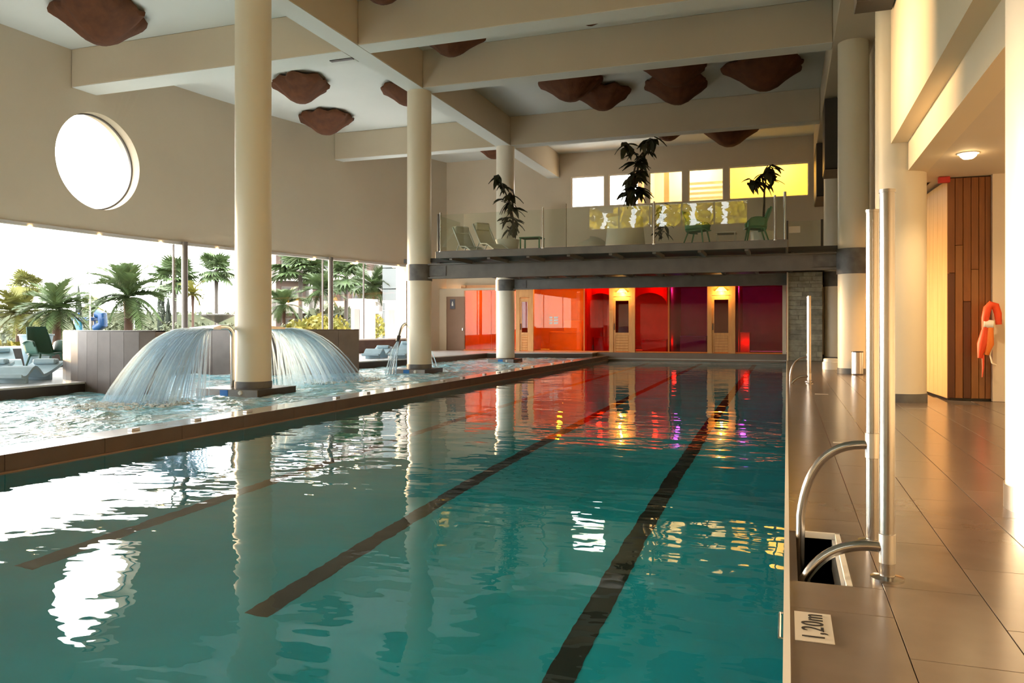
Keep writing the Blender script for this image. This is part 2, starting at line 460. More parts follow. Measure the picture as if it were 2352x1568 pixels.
# ---- left wall: curved, with a porthole, above a long window band
HEAD = 4.2
c = on_wall(228, 371)
YC, ZC, RC = c.y, c.z, 1.52
mb = MB()
def wall_grid(mb, y0, y1, z0, z1, off=0.0, step=1.0):
    n = max(1, int((y1 - y0) / step)); ys = [y0 + (y1 - y0) * k / n for k in range(n + 1)]
    for a, b in zip(ys, ys[1:]):
        mb.add([(XW(a) + off, a, z0), (XW(b) + off, b, z0), (XW(b) + off, b, z1), (XW(a) + off, a, z1)], [(0, 1, 2, 3)])
TH = 0.62
for off in (0.0, -TH):
    wall_grid(mb, -9, YC - 2.2, HEAD, Z_CEIL, off); wall_grid(mb, YC + 2.2, 37.4, HEAD, Z_CEIL, off)
    wall_grid(mb, 34.3, 37.4, -0.4, HEAD, off)
    N = 72; vs = []; fs = []
    for k in range(N):
        a = 2 * math.pi * k / N; ca, sa = math.cos(a), math.sin(a)
        y, z = YC + RC * ca, ZC + RC * sa
        t = min((2.2 / abs(ca)) if abs(ca) > 1e-6 else 1e9, ((Z_CEIL - ZC) / sa) if sa > 1e-6 else 1e9, ((HEAD - ZC) / sa) if sa < -1e-6 else 1e9)
        y2, z2 = YC + t * ca, ZC + t * sa
        vs += [(XW(y) + off, y, z), (XW(y2) + off, y2, z2)]
    for k in range(N):
        j = (k + 1) % N; fs.append((2 * k, 2 * j, 2 * j + 1, 2 * k + 1))
    # the corners of the rectangle
    mb.add(vs, fs)
    for yy in (YC - 2.2, YC + 2.2):
        for zz in (HEAD, Z_CEIL):
            a0 = math.atan2(zz - ZC, yy - YC)
            ks = sorted(range(N), key=lambda k: abs(((2 * math.pi * k / N - a0 + math.pi) % (2 * math.pi)) - math.pi))[:2]
            mb.add([(XW(yy) + off, yy, zz), vs[2 * ks[0] + 1], vs[2 * ks[1] + 1]], [(0, 1, 2)])
vs = []; fs = []
for k in range(72):
    a = 2 * math.pi * k / 72; y, z = YC + RC * math.cos(a), ZC + RC * math.sin(a)
    vs += [(XW(y), y, z), (XW(y) - TH, y, z)]
for k in range(72):
    j = (k + 1) % 72; fs.append((2 * k, 2 * j, 2 * j + 1, 2 * k + 1))
mb.add(vs, fs)
ys = [-9 + k for k in range(44)] + [34.3]
for a, b in zip(ys, ys[1:]):
    mb.add([(XW(a), a, HEAD), (XW(b), b, HEAD), (XW(b) - TH, b, HEAD), (XW(a) - TH, a, HEAD)], [(0, 1, 2, 3)])
mb.add([(XW(34.3), 34.3, -0.4), (XW(34.3) - TH, 34.3, -0.4), (XW(34.3) - TH, 34.3, HEAD), (XW(34.3), 34.3, HEAD)], [(0, 1, 2, 3)])
wall_left = struct('wall_left', 'curved taupe wall with a porthole above the long garden window', 'wall', mb, 'paint_taupe')
# pale rail along the window head
ys = [-9 + k for k in range(44)] + [34.3]
k = MB()
for a, b in zip(ys, ys[1:]):
    k.beam((XW(a) - 0.04, a, HEAD - 0.05), (XW(b) - 0.04, b, HEAD - 0.05), 0.16, 0.1)
tag(k.build('trim_1', 'mullion_pale'), 'pale metal rail along the head of the garden window', 'trim', kind='structure')
# parapet below the window
k = MB(); k2 = MB()
for a, b in zip(ys, ys[1:]):
    k.beam((XW(a) - 0.2, a, 0.1), (XW(b) - 0.2, b, 0.1), 0.4, 0.96)
    k2.beam((XW(a) - 0.17, a, 0.61), (XW(b) - 0.17, b, 0.61), 0.5, 0.06)
par = struct('wall_parapet', 'low brown parapet under the long garden window', 'wall', k, 'dark_tile')
k2.build('sill', 'white_trim', par)
# porthole window
po = thing('window_1', 'round porthole window in a deep reveal on the curved wall', 'window', (XW(YC), YC, ZC)); po['kind'] = 'structure'
k = MB(); vs = []; fs = []
for q in range(64):
    a = 2 * math.pi * q / 64
    for rr, xx in ((RC - 0.002, -0.30), (RC - 0.05, -0.30), (RC - 0.05, -0.36), (RC - 0.002, -0.36)):
        y = YC + rr * math.cos(a); vs.append((XW(y) + xx, y, ZC + rr * math.sin(a)))
for q in range(64):
    j = (q + 1) % 64
    for e in range(4):
        fs.append((q * 4 + e, j * 4 + e, j * 4 + (e + 1) % 4, q * 4 + (e + 1) % 4))
k.add(vs, fs).build('frame', 'mullion', po, smooth=True)
k = MB(); k.add([(XW(YC) - 0.33, YC + (RC - 0.04) * math.cos(2 * math.pi * q / 48), ZC + (RC - 0.04) * math.sin(2 * math.pi * q / 48)) for q in range(48)], [tuple(range(48))]).build('pane', 'pane_clear', po)
# garden window: posts and panes
gw = thing('window_2', 'long floor-level garden window with slim mullions and steel posts', 'window', (XW(22), 22, 0.64)); gw['kind'] = 'structure'
mull = [-8.5, -2, 4.5, 9.5, 15.0] + [on_wall(x, 700, -0.15).y for x in (398, 741, 835)] + [34.2]
for y in mull:
    thin = 0.05
    MB().box(XW(y) - 0.18, XW(y) - 0.12, y - thin / 2, y + thin / 2, 0.64, HEAD - 0.1).build('mullion', 'mullion', gw)
for a, b in zip(mull, mull[1:]):
    n = max(2, int((b - a) / 1.5)); k = MB(); yy = [a + (b - a) * q / n for q in range(n + 1)]
    for u, v in zip(yy, yy[1:]):
        k.add([(XW(u) - 0.15, u, 0.64), (XW(v) - 0.15, v, 0.64), (XW(v) - 0.15, v, HEAD - 0.1), (XW(u) - 0.15, u, HEAD - 0.1)], [(0, 1, 2, 3)])
    k.build('pane', 'pane_clear', gw)
for x in (427, 762):
    y = on_wall(x, 700, 0.2).y
    MB().cyl(XW(y) + 0.15, y, 0.0, HEAD - 0.005, 0.105, 20).build('post', 'mullion', gw, smooth=True)
MB().box(XW(34.2) - 0.35, XW(34.2) + 0.03, 34.16, 34.32, 0.0, HEAD).build('jamb', 'mullion_pale', gw)

# ---- back wall
YB = 37.0
mb = MB()
Z0, Z1 = 6.99, 8.48
wins = [(atY(a, 400, YB).x, atY(b, 400, YB).x) for a, b in ((1312, 1388), (1398, 1481), (1491, 1568), (1581, 1662), (1674, 1858))]
mb.box(-17.0, 6.0, YB, YB + 0.3, Z1, Z_CEIL); mb.box(-17.0, 6.0, YB, YB + 0.3, 3.14, Z0)
xs = [-17.0] + [v for wn in wins for v in wn] + [6.0]
for q in range(0, len(xs), 2):
    mb.box(xs[q], xs[q + 1], YB, YB + 0.3, Z0, Z1)
wall_back = struct('wall_back', 'cream end wall with a row of high windows above the mezzanine', 'wall', mb, 'paint_cream')
for q, (a, b) in enumerate(wins):
    wo = thing('window_%d' % (3 + q), ['first high window of the end wall, nearest the curved wall', 'second high window of the end wall behind the tall plant', 'third high window of the end wall with a beige interior', 'fourth high window of the end wall with pale slats', 'widest high window of the end wall with a yellow room behind'][q], 'window', ((a + b) / 2, YB + 0.1, Z0)); wo['kind'] = 'structure'
    k = MB()
    for (x0, x1, z0, z1) in ((a, b, Z0, Z0 + .05), (a, b, Z1 - .05, Z1), (a, a + .05, Z0 + .05, Z1 - .05), (b - .05, b, Z0 + .05, Z1 - .05)):
        k.box(x0, x1, YB + 0.06, YB + 0.14, z0, z1)
    k.build('frame', 'white_trim', wo)
    MB().box(a + .05, b - .05, YB + 0.09, YB + 0.10, Z0 + .05, Z1 - .05).build('pane', 'pane_clear', wo)
# rooms behind the high windows
mb = MB().box(wins[2][0] - 0.5, wins[4][1] + 0.6, 41.2, 41.4, 5.5, Z_CEIL).box(wins[2][0] - 0.6, wins[2][0] - 0.4, YB + 0.3, 41.2, 5.5, Z_CEIL).box(wins[2][0] - 0.5, wins[4][1] + 0.6, YB + 0.3, 41.2, 5.3, 5.5)
mb.box(wins[4][1] + 0.6, wins[4][1] + 0.8, YB + 0.3, 41.4, 5.3, Z_CEIL)
room = struct('wall_upper_room', 'pale walls of the room behind the high windows', 'wall', mb, 'cream_room')
MB().box(wins[4][0] - 0.15, wins[4][1] + 0.55, 39.8, 39.95, 5.5, Z_CEIL).build('yellow_screen', 'yellow_room', room)
for q in range(7):
    MB().box(wins[3][0] - 0.3, wins[3][1] + 0.2, 38.6, 38.66, 6.6 + q * 0.24, 6.72 + q * 0.24).build('slat', 'white_plastic', room)
MB().box(wins[2][0] + 0.5, wins[2][0] + 0.75, 38.3, 38.55, 5.5, Z_CEIL).build('post', 'cream_room', room)
lamp('room_lamp', 'POINT', ((wins[4][0] + wins[4][1]) / 2, 38.4, 9.2), 420, (1.0, 0.66, 0.22), room, 0.2)
lamp('room_lamp', 'POINT', ((wins[2][0] + wins[3][1]) / 2, 39.6, 9.3), 330, (1.0, 0.78, 0.50), room, 0.2)
# the wall beside the sauna front
mb = MB().box(-17.0, -16.34, 36.5, 36.7, 0.0, 3.14).box(-16.34, -15.35, 36.5, 36.7, 2.72, 3.14).box(-15.35, -12.6, 36.5, 36.7, 3.02, 3.14)
struct('wall_spa', 'beige wall at the end of the spa pool beside the brown door', 'wall', mb, 'paint_cream')
do = thing('door_1', 'plain brown door with a dark square sign at the end of the spa pool', 'door', (-15.85, 36.6, 0)); do['kind'] = 'structure'
MB().bevbox(-16.34, -15.35, 36.55, 36.62, 0.0, 2.72, 0.01).build('leaf', 'door_brown', do)
s0, s1 = atY(1034, 687, 36.54), atY(1045, 709, 36.54)
sg = MB().box(s0.x, s1.x, 36.525, 36.55, s1.z, s0.z).build('sign', 'dark_sign', do)
MB().cyl((s0.x + s1.x) / 2, 36.521, 0, 0.0, 0.01, 8)
k = MB(); cx_ = (s0.x + s1.x) / 2; cz_ = (s0.z + s1.z) / 2
k.box(cx_ - .045, cx_ + .045, 36.52, 36.524, cz_ - .10, cz_ + .04).box(cx_ - .03, cx_ + .03, 36.52, 36.524, cz_ + .055, cz_ + .12)
k.build('pictogram', 'white_plastic', sg)
MB().bevbox(-15.47, -15.41, 36.48, 36.55, 1.0, 1.14, 0.01).build('handle', 'steel_brushed', do)

# ---- right wall band above the walkway, walkway ceiling
mb = MB().box(1.56, 1.8, -9, 14.9, 4.1, Z_SOF).box(1.8, 2.1, -9, 14.9, 3.65, Z_SOF)
wall_right = struct('wall_right', 'sunlit cream upper wall stepping back above the walkway', 'wall', mb, 'paint_warm')
mb = MB().box(2.1, 2.3, 14.9, 37.0, 3.65, Z_SOF)
struct('wall_right_far', 'cream upper wall beyond the wood-clad room', 'wall', mb, 'paint_warm')
mb = MB().box(2.1, 6.0, -9, 37.0, 3.65, 3.85)
ceil_low = struct('ceiling_walkway', 'low plaster ceiling over the walkway beside the pool', 'ceiling', mb, 'paint_cream')
mb = MB().box(5.8, 6.0, -9, 37.0, -0.3, 3.65)
struct('wall_walkway', 'cream outer wall of the walkway', 'wall', mb, 'paint_warm')
mb = MB().box(3.12, 3.6, 14.42, 16.6, 0.0, 3.65)
pil = struct('wall_pier', 'cream pier beside the wood-clad room', 'wall', mb, 'paint_cream')
mb = MB().box(0.2, 6.0, 36.6, 36.9, -0.3, 3.65)
struct('wall_walkway_end', 'cream wall closing the far end of the walkway', 'wall', mb, 'paint_warm')
# rear wall with a window behind the camera
mb = MB().box(-22, -12.2, -9.3, -9, -1.8, Z_CEIL).box(-12.2, -2.2, -9.3, -9, 8.9, Z_CEIL).box(-12.2, -2.2, -9.3, -9, -1.8, 7.5).box(-2.2, 6.0, -9.3, -9, -1.8, Z_CEIL)
struct('wall_rear', 'cream wall closing the hall behind the viewer', 'wall', mb, 'paint_cream')
gr = thing('window_8', 'high window band of the wall behind the viewer', 'window', (-7.2, -9.15, 7.5)); gr['kind'] = 'structure'
for q in range(6):
    x = -12.16 + 1.984 * q
    if q < 5:
        MB().box(x + .04, x + 1.944, -9.16, -9.15, 7.5, 8.9).build('pane', 'pane_clear', gr)
    MB().box(x - .04, x + .04, -9.2, -9.1, 7.5, 8.9).build('mullion', 'mullion', gr)

# ---- walkway floor: slab and tiles
TX = [0.012, 0.42, 0.82, 1.215, 1.61, 2.005, 2.40, 2.795]
mb = MB().box(0.27, 6.0, -9, 42.0, -0.4, -0.008).box(0.012, 0.27, -9, 3.94, -0.4, -0.008).box(0.012, 0.27, 4.9, 36.4, -0.4, -0.008).box(0.012, 0.05, 3.94, 4.9, -1.7, -0.008)
floor = struct('floor', 'walkway of large grey-brown tiles along the swimming pool', 'floor', mb, 'grout')
tile_me = {}
def tile(x0, x1, y0, y1):
    key = (round(x1 - x0, 3), round(y1 - y0, 3))
    g = 0.0014
    if key not in tile_me:
        o = MB().bevbox(x0 + g, x1 - g, y0 + g, y1 - g, -0.02, 0.0, 0.0015).build('tile', 'deck_tile', floor)
        tile_me[key] = (o, x0, y0)
    else:
        s, sx, sy = tile_me[key]
        o = s.copy(); COL.objects.link(o); o.location = (x0 - sx, y0 - sy, 0); o.parent = floor
    return o
TL = 0.84
for ci, (a, b) in enumerate(zip(TX, TX[1:])):
    ph = 3.57 - 6 * TL + (TL / 2 if ci % 2 == 1 else 0)
    n = 0
    y = ph
    while y < (26.0 if ci < 4 else 14.2):
        y0, y1 = y, y + TL; y += TL
        if y1 < 1.6: continue
        if ci == 0:
            if y1 > 3.94 and y0 < 4.9:
                if y0 < 3.94: tile(a, b, y0, 3.94)
                if y1 > 4.9: tile(a, b, 4.9, y1)
                if y0 <= 3.99: tile(0.29, b, 3.94, 4.9)
                continue
        if a > 2.3 and y1 > 14.4: continue
        tile(a, b, y0, y1)
part_box('paving', 'deck_plain', floor, 2.80, 5.8, -8, 14.35, -0.01, -0.001)
part_box('paving', 'deck_plain', floor, 0.02, 1.6, 26.4, 29.4, -0.01, -0.001)
part_box('paving', 'deck_plain', floor, 1.62, 2.35, 14.4, 36.4, -0.01, -0.001)
part_box('paving', 'deck_plain', floor, 3.7, 5.8, 14.36, 36.4, -0.01, -0.001)
# niche of the ladder
nb = MB().box(0.05, 0.27, 3.9, 3.94, -1.0, -0.008).box(0.05, 0.27, 4.9, 4.94, -1.0, -0.008).box(0.27, 0.29, 3.9, 4.94, -1.0, -0.008).box(0.05, 0.27, 3.9, 4.94, -1.02, -1.0)
nb.build('niche_lining', 'niche_dark', floor)
k = MB().box(0.262, 0.288, 3.94, 4.9, -0.03, 0.004).box(0.05, 0.288, 4.885, 4.905, -0.03, 0.004).box(0.245, 0.262, 3.95, 4.88, -0.2, -0.03)
k.build('niche_rim', 'white_trim', floor)
for z in (-0.3, -0.6):
    MB().bevbox(0.055, 0.245, 4.0, 4.85, z - 0.04, z, 0.005).build('step', 'niche_dark', floor)
# white edge strip
k = MB().box(-0.013, 0.013, -9, 29.4, -0.2, 0.004)
tag(k.build('trim_2', 'white_trim'), 'thin white edge strip between pool and walkway', 'trim', kind='structure')

# ---- the swimming pool basin
Z_BOT = -1.75
Y_END = 36.0
mb = MB().box(X_CURB - 0.02, 0.0, -9, Y_END, Z_BOT - 0.2, Z_BOT).box(X_CURB - 0.02, 0.012, Y_END, Y_END + 0.3, Z_BOT - 0.2, -0.42).box(-0.012, 0.012, -9, Y_END, Z_BOT, -0.2).box(X_CURB - 0.3, X_CURB - 0.01, -9, Y_END, Z_BOT - 0.2, -0.4)
basin = struct('pool_basin', 'teal tiled basin of the swimming pool', 'pool', mb, 'pool_tile')
for xl in (-1.30, -3.55, -5.80):
    y0 = 3.0 if xl > -2 else 4.65
    MB().box(xl - 0.095, xl + 0.095, y0, Y_END - 0.8, Z_BOT, Z_BOT + 0.006).build('lane_line', 'lane_black', basin)
k = MB().box(X_CURB, 0.012, Y_END - 0.04, Y_END - 0.001, -0.30, -0.25)
k.build('lip', 'curb_top', basin)
k = MB().box(-8.4, 0.012, Y_END, Y_END + 0.45, -0.42, 0.0)
k.build('end_step', 'deck_plain', basin)
water = MB()
water.add([(X_CURB, -9, W_MAIN), (-0.012, -9, W_MAIN), (-0.012, Y_END, W_MAIN), (X_CURB, Y_END, W_MAIN)], [(0, 1, 2, 3)])
tag(water.build('pool_water', 'water_main'), 'calm teal water filling the long swimming pool', 'water', kind='stuff')

# ---- the curb between the two pools
k = MB().box(-8.42, X_CURB - 0.02, -9, Y_END, -1.0, -0.19)
curb = struct('pool_curb', 'brown tiled curb with small studs between the two pools', 'curb', k, 'grout')
n = 0; y = -3.0; src = None; top = None
while y < Y_END - 0.1:
    y1 = min(y + 1.3, Y_END)
    if src is None or abs((y1 - y) - 1.3) > 1e-3:
        o = MB().bevbox(X_CURB - 0.03, X_CURB, y + 0.003, y1 - 0.003, -0.42, -0.165, 0.004).build('face_tile', 'curb_tile', curb)
        t = MB().bevbox(-8.43, X_CURB - 0.031, y + 0.003, y1 - 0.003, -0.2, -0.168, 0.004).build('top_tile', 'curb_top', curb)
        if src is None: src, top, ys0 = o, t, y
    else:
        for s in (src, top):
            o = s.copy(); COL.objects.link(o); o.parent = curb; o.location = (0, y - ys0, 0)
    y = y1
MB().box(X_CURB - 0.005, X_CURB + 0.035, -9, Y_END, -0.40, -0.345).build('lip', 'curb_lip', curb)
st = None
for px, py in ((272, 983), (417, 961), (545, 943), (740, 911), (810, 900), (877, 891), (985, 873), (1030, 866), (1075, 858), (1115, 853), (1150, 849), (1172, 845), (1200, 841), (1250, 834), (1272, 830), (1292, 827)):
    p = atZ(px, py, -0.15)
    yv = p.y
    if st is None:
        st = MB().bevbox(-8.17, -8.09, yv - 0.07, yv + 0.07, -0.169, -0.135, 0.006).build('stud', 'steel_brushed', curb); sy = yv
    else:
        o = st.copy(); COL.objects.link(o); o.parent = curb; o.location = (0, yv - sy, 0)

# ---- spa pool (left) and the lounge deck by the window
DECK_L = [(-22, -9), (-14.4, -9), (-14.4, 13.6), (-17.2, 15.0), (-17.6, 20.5), (-14.0, 23.2), (-13.3, 26.5), (-13.0, 33.6), (-8.43, 35.2), (-8.43, 36.45), (-16.9, 36.45), (-17.4, 35.5), (-18.7, 31), (-20.3, 23.5), (-20.7, 16), (-20.9, -9)]
DECK_L = [(-20.9, -9), (-14.4, -9), (-14.4, 13.6), (-17.0, 15.0), (-17.4, 20.3), (-14.0, 23.2), (-13.3, 26.5), (-13.0, 33.6), (-8.43, 35.2), (-8.43, 36.45), (-17.3, 36.45), (-17.9, 33), (-18.7, 30), (-20.2, 23), (-20.75, 16)]
k = MB().prism(DECK_L, -0.035, 0.0)
deck = struct('floor_lounge', 'pale lounge deck between the spa pool and the garden window', 'floor', k, 'left_deck')
k = MB().prism([(x + 0.0, y) for x, y in DECK_L], -0.9, -0.036)
k.build('step_face', 'dark_tile_edge', deck)
# moving water, with swells and splashes
NX, NY = 70, 300
X0, X1, YA, YZ = -17.3, -8.43, 1.0, 35.3
vs = []; fs = []
peaks = [(random.uniform(-14.2, -9), random.uniform(8.5, 13), random.uniform(.05, .14)) for _ in range(46)] + [(random.uniform(-12.6, -10.3), random.uniform(25, 31), random.uniform(.05, .13)) for _ in range(26)]
for j in range(NY + 1):
    for i in range(NX + 1):
        x = X0 + (X1 - X0) * i / NX; y = YA + (YZ - YA) * j / NY
        edge = min(1.0, (X1 - x) / 0.6)
        z = W_LEFT + edge * (0.035 * noise.noise((x * 1.3, y * 1.1, 0)) + 0.03 * noise.noise((x * 3.1, y * 2.7, 3)) + 0.018 * noise.noise((x * 7, y * 6, 7)))
        for (a, b, h) in peaks:
            d2 = (x - a) ** 2 + (y - b) ** 2
            if d2 < 0.5: z += h * 0.35 * math.exp(-d2 / 0.03)
        vs.append((x, y, z))
for j in range(NY):
    for i in range(NX):
        a = j * (NX + 1) + i; fs.append((a, a + 1, a + NX + 2, a + NX + 1))
k = MB(); k.v = [Vector(v) for v in vs]; k.f = fs
tag(k.build('spa_water', 'water_left', smooth=True), 'bubbling pale blue water of the spa pool', 'water', kind='stuff')
k = MB().box(-19, X_CURB - 0.4, -9, 35.3, -1.3, -1.1)
struct('spa_basin', 'pale blue floor of the spa pool', 'pool', k, 'left_basin')
# outside ground
k = MB().box(-160, -21.4, -60, 160, -0.5, -0.3)
struct('ground', 'dry garden ground with patches of lawn outside the window', 'ground', k, 'garden_ground')

# ================================================================== COLUMNS
RCOL = 0.375
def column(x, y, z0, z1, label, m='column_paint', collar=None, skirt='collar_grey', group='round columns of the hall', skirt_h=0.14):
    t = thing('column', label, 'column', (x, y, z0), group)
    MB().cyl(x, y, z0, z1, RCOL, 48).build('shaft', m, t, smooth=True)
    if skirt:
        MB().lathe(x, y, [(RCOL, z0), (RCOL + 0.012, z0), (RCOL + 0.012, z0 + skirt_h), (RCOL, z0 + skirt_h)], 48).build('base_ring', skirt, t, smooth=True)
    if collar:
        MB().lathe(x, y, [(RCOL, collar[0]), (RCOL + 0.03, collar[0]), (RCOL + 0.03, collar[1]), (RCOL, collar[1])], 48).build('steel_collar', 'collar_grey', t, smooth=True)
    return t
ZP = -0.10
column(-10.8, 14.03, ZP, Z_SOF, 'widest looking cream round column standing in the spa pool between the waterfalls')
column(-10.8, 22.08, ZP, Z_SOF, 'cream round column with a dark collar carrying the mezzanine front beam, in the spa pool', collar=(2.62, 3.12))
column(-10.8, 30.0, -0.2, Z_SOF, 'pale round column nearest the orange sauna glass', m='column_white', collar=(2.65, 3.1))
column(1.75, 5.98, 0, Z_SOF, 'white round column with steel base ring at the right edge of the photo', m='column_white', skirt='steel_brushed', skirt_h=0.16)
column(1.74, 14.05, 0, Z_SOF, 'cream round column built into the right upper wall, behind the tall handrails')
column(1.62, 21.95, 0, Z_SOF, 'warm lit round column with a grey collar beside the steel bin', collar=(2.55, 3.2))
column(1.62, 30.0, 0, Z_SOF, 'slim looking round column behind the slate wall at the right end of the mezzanine', collar=(2.62, 3.14))
# collar flange plates that carry the mezzanine beams are parts of those beams (below)

# ---- plinths in the spa pool
def plinth(x0, x1, y0, y1, label):
    t = thing('column_plinth', label, 'plinth', ((x0 + x1) / 2, (y0 + y1) / 2, -1.1), 'tiled plinths under the spa columns')
    MB().bevbox(x0, x1, y0, y1, -1.1, ZP, 0.008).build('block', 'dark_tile_edge', t)
    for q in range(2):
        a = x0 + (x1 - x0) * q / 2; b = x0 + (x1 - x0) * (q + 1) / 2
        MB().bevbox(a + .004, b - .004, y0 - 0.018, y0 - 0.001, -0.5, ZP - 0.004, 0.003).build('tile', 'plinth_tile_lit', t)  # front face paler than the block, the light on it put into the colour
    xs_ = x0 + (x1 - x0) * 0.40
    MB().box(xs_, xs_ + 0.20, y0 - 0.026, y0 - 0.019, -0.285, -0.115).build('sign', 'blue_sign', t)
    k = MB(); k.v = []; cxn = x0 + (x1 - x0) * 0.73
    k.add([(cxn + 0.04 * math.cos(a * math.pi / 8), y0 - 0.05, -0.165 + 0.04 * math.sin(a * math.pi / 8)) for a in range(16)] + [(cxn + 0.05 * math.cos(a * math.pi / 8), y0 - 0.017, -0.165 + 0.05 * math.sin(a * math.pi / 8)) for a in range(16)],
          [tuple(range(16))] + [(a, (a + 1) % 16, 16 + (a + 1) % 16, 16 + a) for a in range(16)])
    k.build('push_button', 'white_plastic', t)
    return t
plinth(-11.75, -10.2, 13.4, 14.72, 'dark tiled plinth with a blue sign below the waterfall column')
plinth(-11.5, -10.3, 21.45, 22.75, 'dark tiled plinth with a blue sign below the thin-jet column')
plinth(-11.35, -10.25, 29.45, 30.55, 'low tiled plinth below the pale column near the sauna')

# ---- swan-neck water spouts
def spout(x, y, sgn, zt, arm, rad, label, flat):
    t = thing('water_spout', label, 'spout', (x, y, ZP), 'swan-neck water spouts')
    pts = [(x, y, ZP), (x, y, 0.3), (x, y, zt - 0.22)] + arc((x, y, zt - 0.2), (x, y, zt + 0.02), (x, y + sgn * 0.3, zt), 7)
    if flat:
        pts += [(x, y + sgn * 0.45, zt)]
        MB().tube(pts, rad, 12).build('pipe', 'steel', t, smooth=True)
        k = MB(); y0 = y + sgn * 0.42; y1 = y + sgn * arm
        k.add([(x - .05, y0, zt - .05), (x + .05, y0, zt - .05), (x + .05, y0, zt + .05), (x - .05, y0, zt + .05),
               (x - .30, y1, zt - .045), (x + .30, y1, zt - .045), (x + .30, y1, zt - .005), (x - .30, y1, zt - .005)],
              [(0, 1, 2, 3), (7, 6, 5, 4), (0, 4, 5, 1), (1, 5, 6, 2), (2, 6, 7, 3), (3, 7, 4, 0)])
        k.build('flat_nozzle', 'steel_brushed', t)
    else:
        pts += arc((x, y + sgn * 0.32, zt - .01), (x, y + sgn * 0.55, zt - .05), (x, y + sgn * arm, zt - 0.42), 7)
        MB().tube(pts, rad, 12).build('pipe', 'steel', t, smooth=True)
        e = Vector((x, y + sgn * arm, zt - 0.42)); d = Vector((0, sgn * 0.4, -0.85)).normalized()
        MB().tube([e - d * 0.06, e + d * 0.12], rad * 1.5, 12).build('nozzle_head', 'dark_grey', t, smooth=True)
    return t
spout(-11.30, 13.98, -1, 1.19, 0.95, 0.048, 'steel swan-neck spout pouring the left waterfall', True)
spout(-11.30, 14.35, 1, 1.19, 1.10, 0.048, 'steel swan-neck spout pouring the right waterfall, behind the column', True)
spout(-11.27, 22.32, -1, 1.28, 0.72, 0.042, 'slim curved spout with thin jets left of the second spa column', False)
spout(-11.27, 22.5, 1, 1.28, 0.85, 0.042, 'slim curved spout with thin jets right of the second spa column', False)

# ---- falling water
def strand(k, p0, v0, r, z_end, n=9, rnd=None):
    g = 9.8; pts = []; rs = []
    T = (v0.z + math.sqrt(max(0, v0.z ** 2 + 2 * g * (p0.z - z_end)))) / g
    for q in range(n + 1):
        t = T * q / n
        p = p0 + v0 * t + Vector((0, 0, -0.5 * g * t * t))
        pts.append(p); rs.append(r * (0.7 + 0.9 * q / n))
    k.tube(pts, rs, 4, caps=False)
def veil(x, y, z, sgn, vmax, label, count):
    k = MB(); rng = random.Random(int(y * 100))
    for q in range(count):
        f = rng.random()
        f = 1 - f * f * 0.97
        lat = rng.uniform(-1, 1)
        p0 = Vector((x + 0.28 * lat, y - sgn * 0.03, z - 0.02 + rng.uniform(-.015, .015)))
        v = Vector((lat * 0.9 * f + rng.gauss(0, .08), sgn * vmax * f * rng.uniform(.93, 1.05), 0.55 * f))
        strand(k, p0, v, rng.uniform(0.004, 0.013), W_LEFT - 0.02)
    o = k.build('waterfall', 'water_jet', smooth=True)
    return tag(o, label, 'waterfall', 'waterfalls in the spa pool', 'stuff')
veil(-11.30, 13.98 - 0.95, 1.165, -1, 3.1, 'fan of falling water left of the widest spa column', 300)
veil(-11.30, 14.35 + 1.10, 1.165, 1, 5.2, 'fan of falling water right of the widest spa column', 300)
def jets(x, y, z, sgn, label):
    k = MB(); rng = random.Random(int(y * 100))
    for q in range(5):
        for e in range(5):
            a = (q - 2) * 0.28 + rng.gauss(0, .02)
            strand(k, Vector((x + (q - 2) * 0.015, y, z)), Vector((a, sgn * (1.1 + 0.16 * q) + rng.gauss(0, .03), -1.2)), rng.uniform(.008, .016), W_LEFT - 0.02, 7)
    return tag(k.build('water_jet', 'water_jet', smooth=True), label, 'water jet', 'thin jets at the second spa column', 'stuff')
jets(-11.27, 22.32 - 0.76, 0.74, -1, 'thin water jets falling left of the second spa column')
jets(-11.27, 22.5 + 0.89, 0.74, 1, 'thin water jets falling right of the second spa column')
# foam where the falls land
def foam(cx_, cy_, rx, ry, n, label):
    k = MB(); rng = random.Random(int(cx_ * 77 + cy_ * 13))
    for q in range(n):
        a = rng.uniform(0, 6.28); d = math.sqrt(rng.random())
        x, y = cx_ + rx * d * math.cos(a), cy_ + ry * d * math.sin(a); r_ = rng.uniform(.02, .06)
        z = W_LEFT + rng.uniform(-0.02, 0.05) * (1 - d * 0.5)
        k.add([(x + r_, y, z), (x - r_, y, z), (x, y + r_, z), (x, y - r_, z), (x, y, z + r_ * .6), (x, y, z - r_ * .6)],
              [(0, 2, 4), (2, 1, 4), (1, 3, 4), (3, 0, 4), (2, 0, 5), (1, 2, 5), (3, 1, 5), (0, 3, 5)])
    return tag(k.build('foam', 'foam_white', smooth=True), label, 'foam', 'foam on the spa pool', 'stuff')
mat('foam_white', (0.78, 0.86, 0.90), 0.5)
foam(-11.3, 11.3, 0.9, 1.1, 700, 'white foam below the left waterfall')
foam(-11.2, 18.2, 0.9, 1.3, 600, 'white foam below the right waterfall')

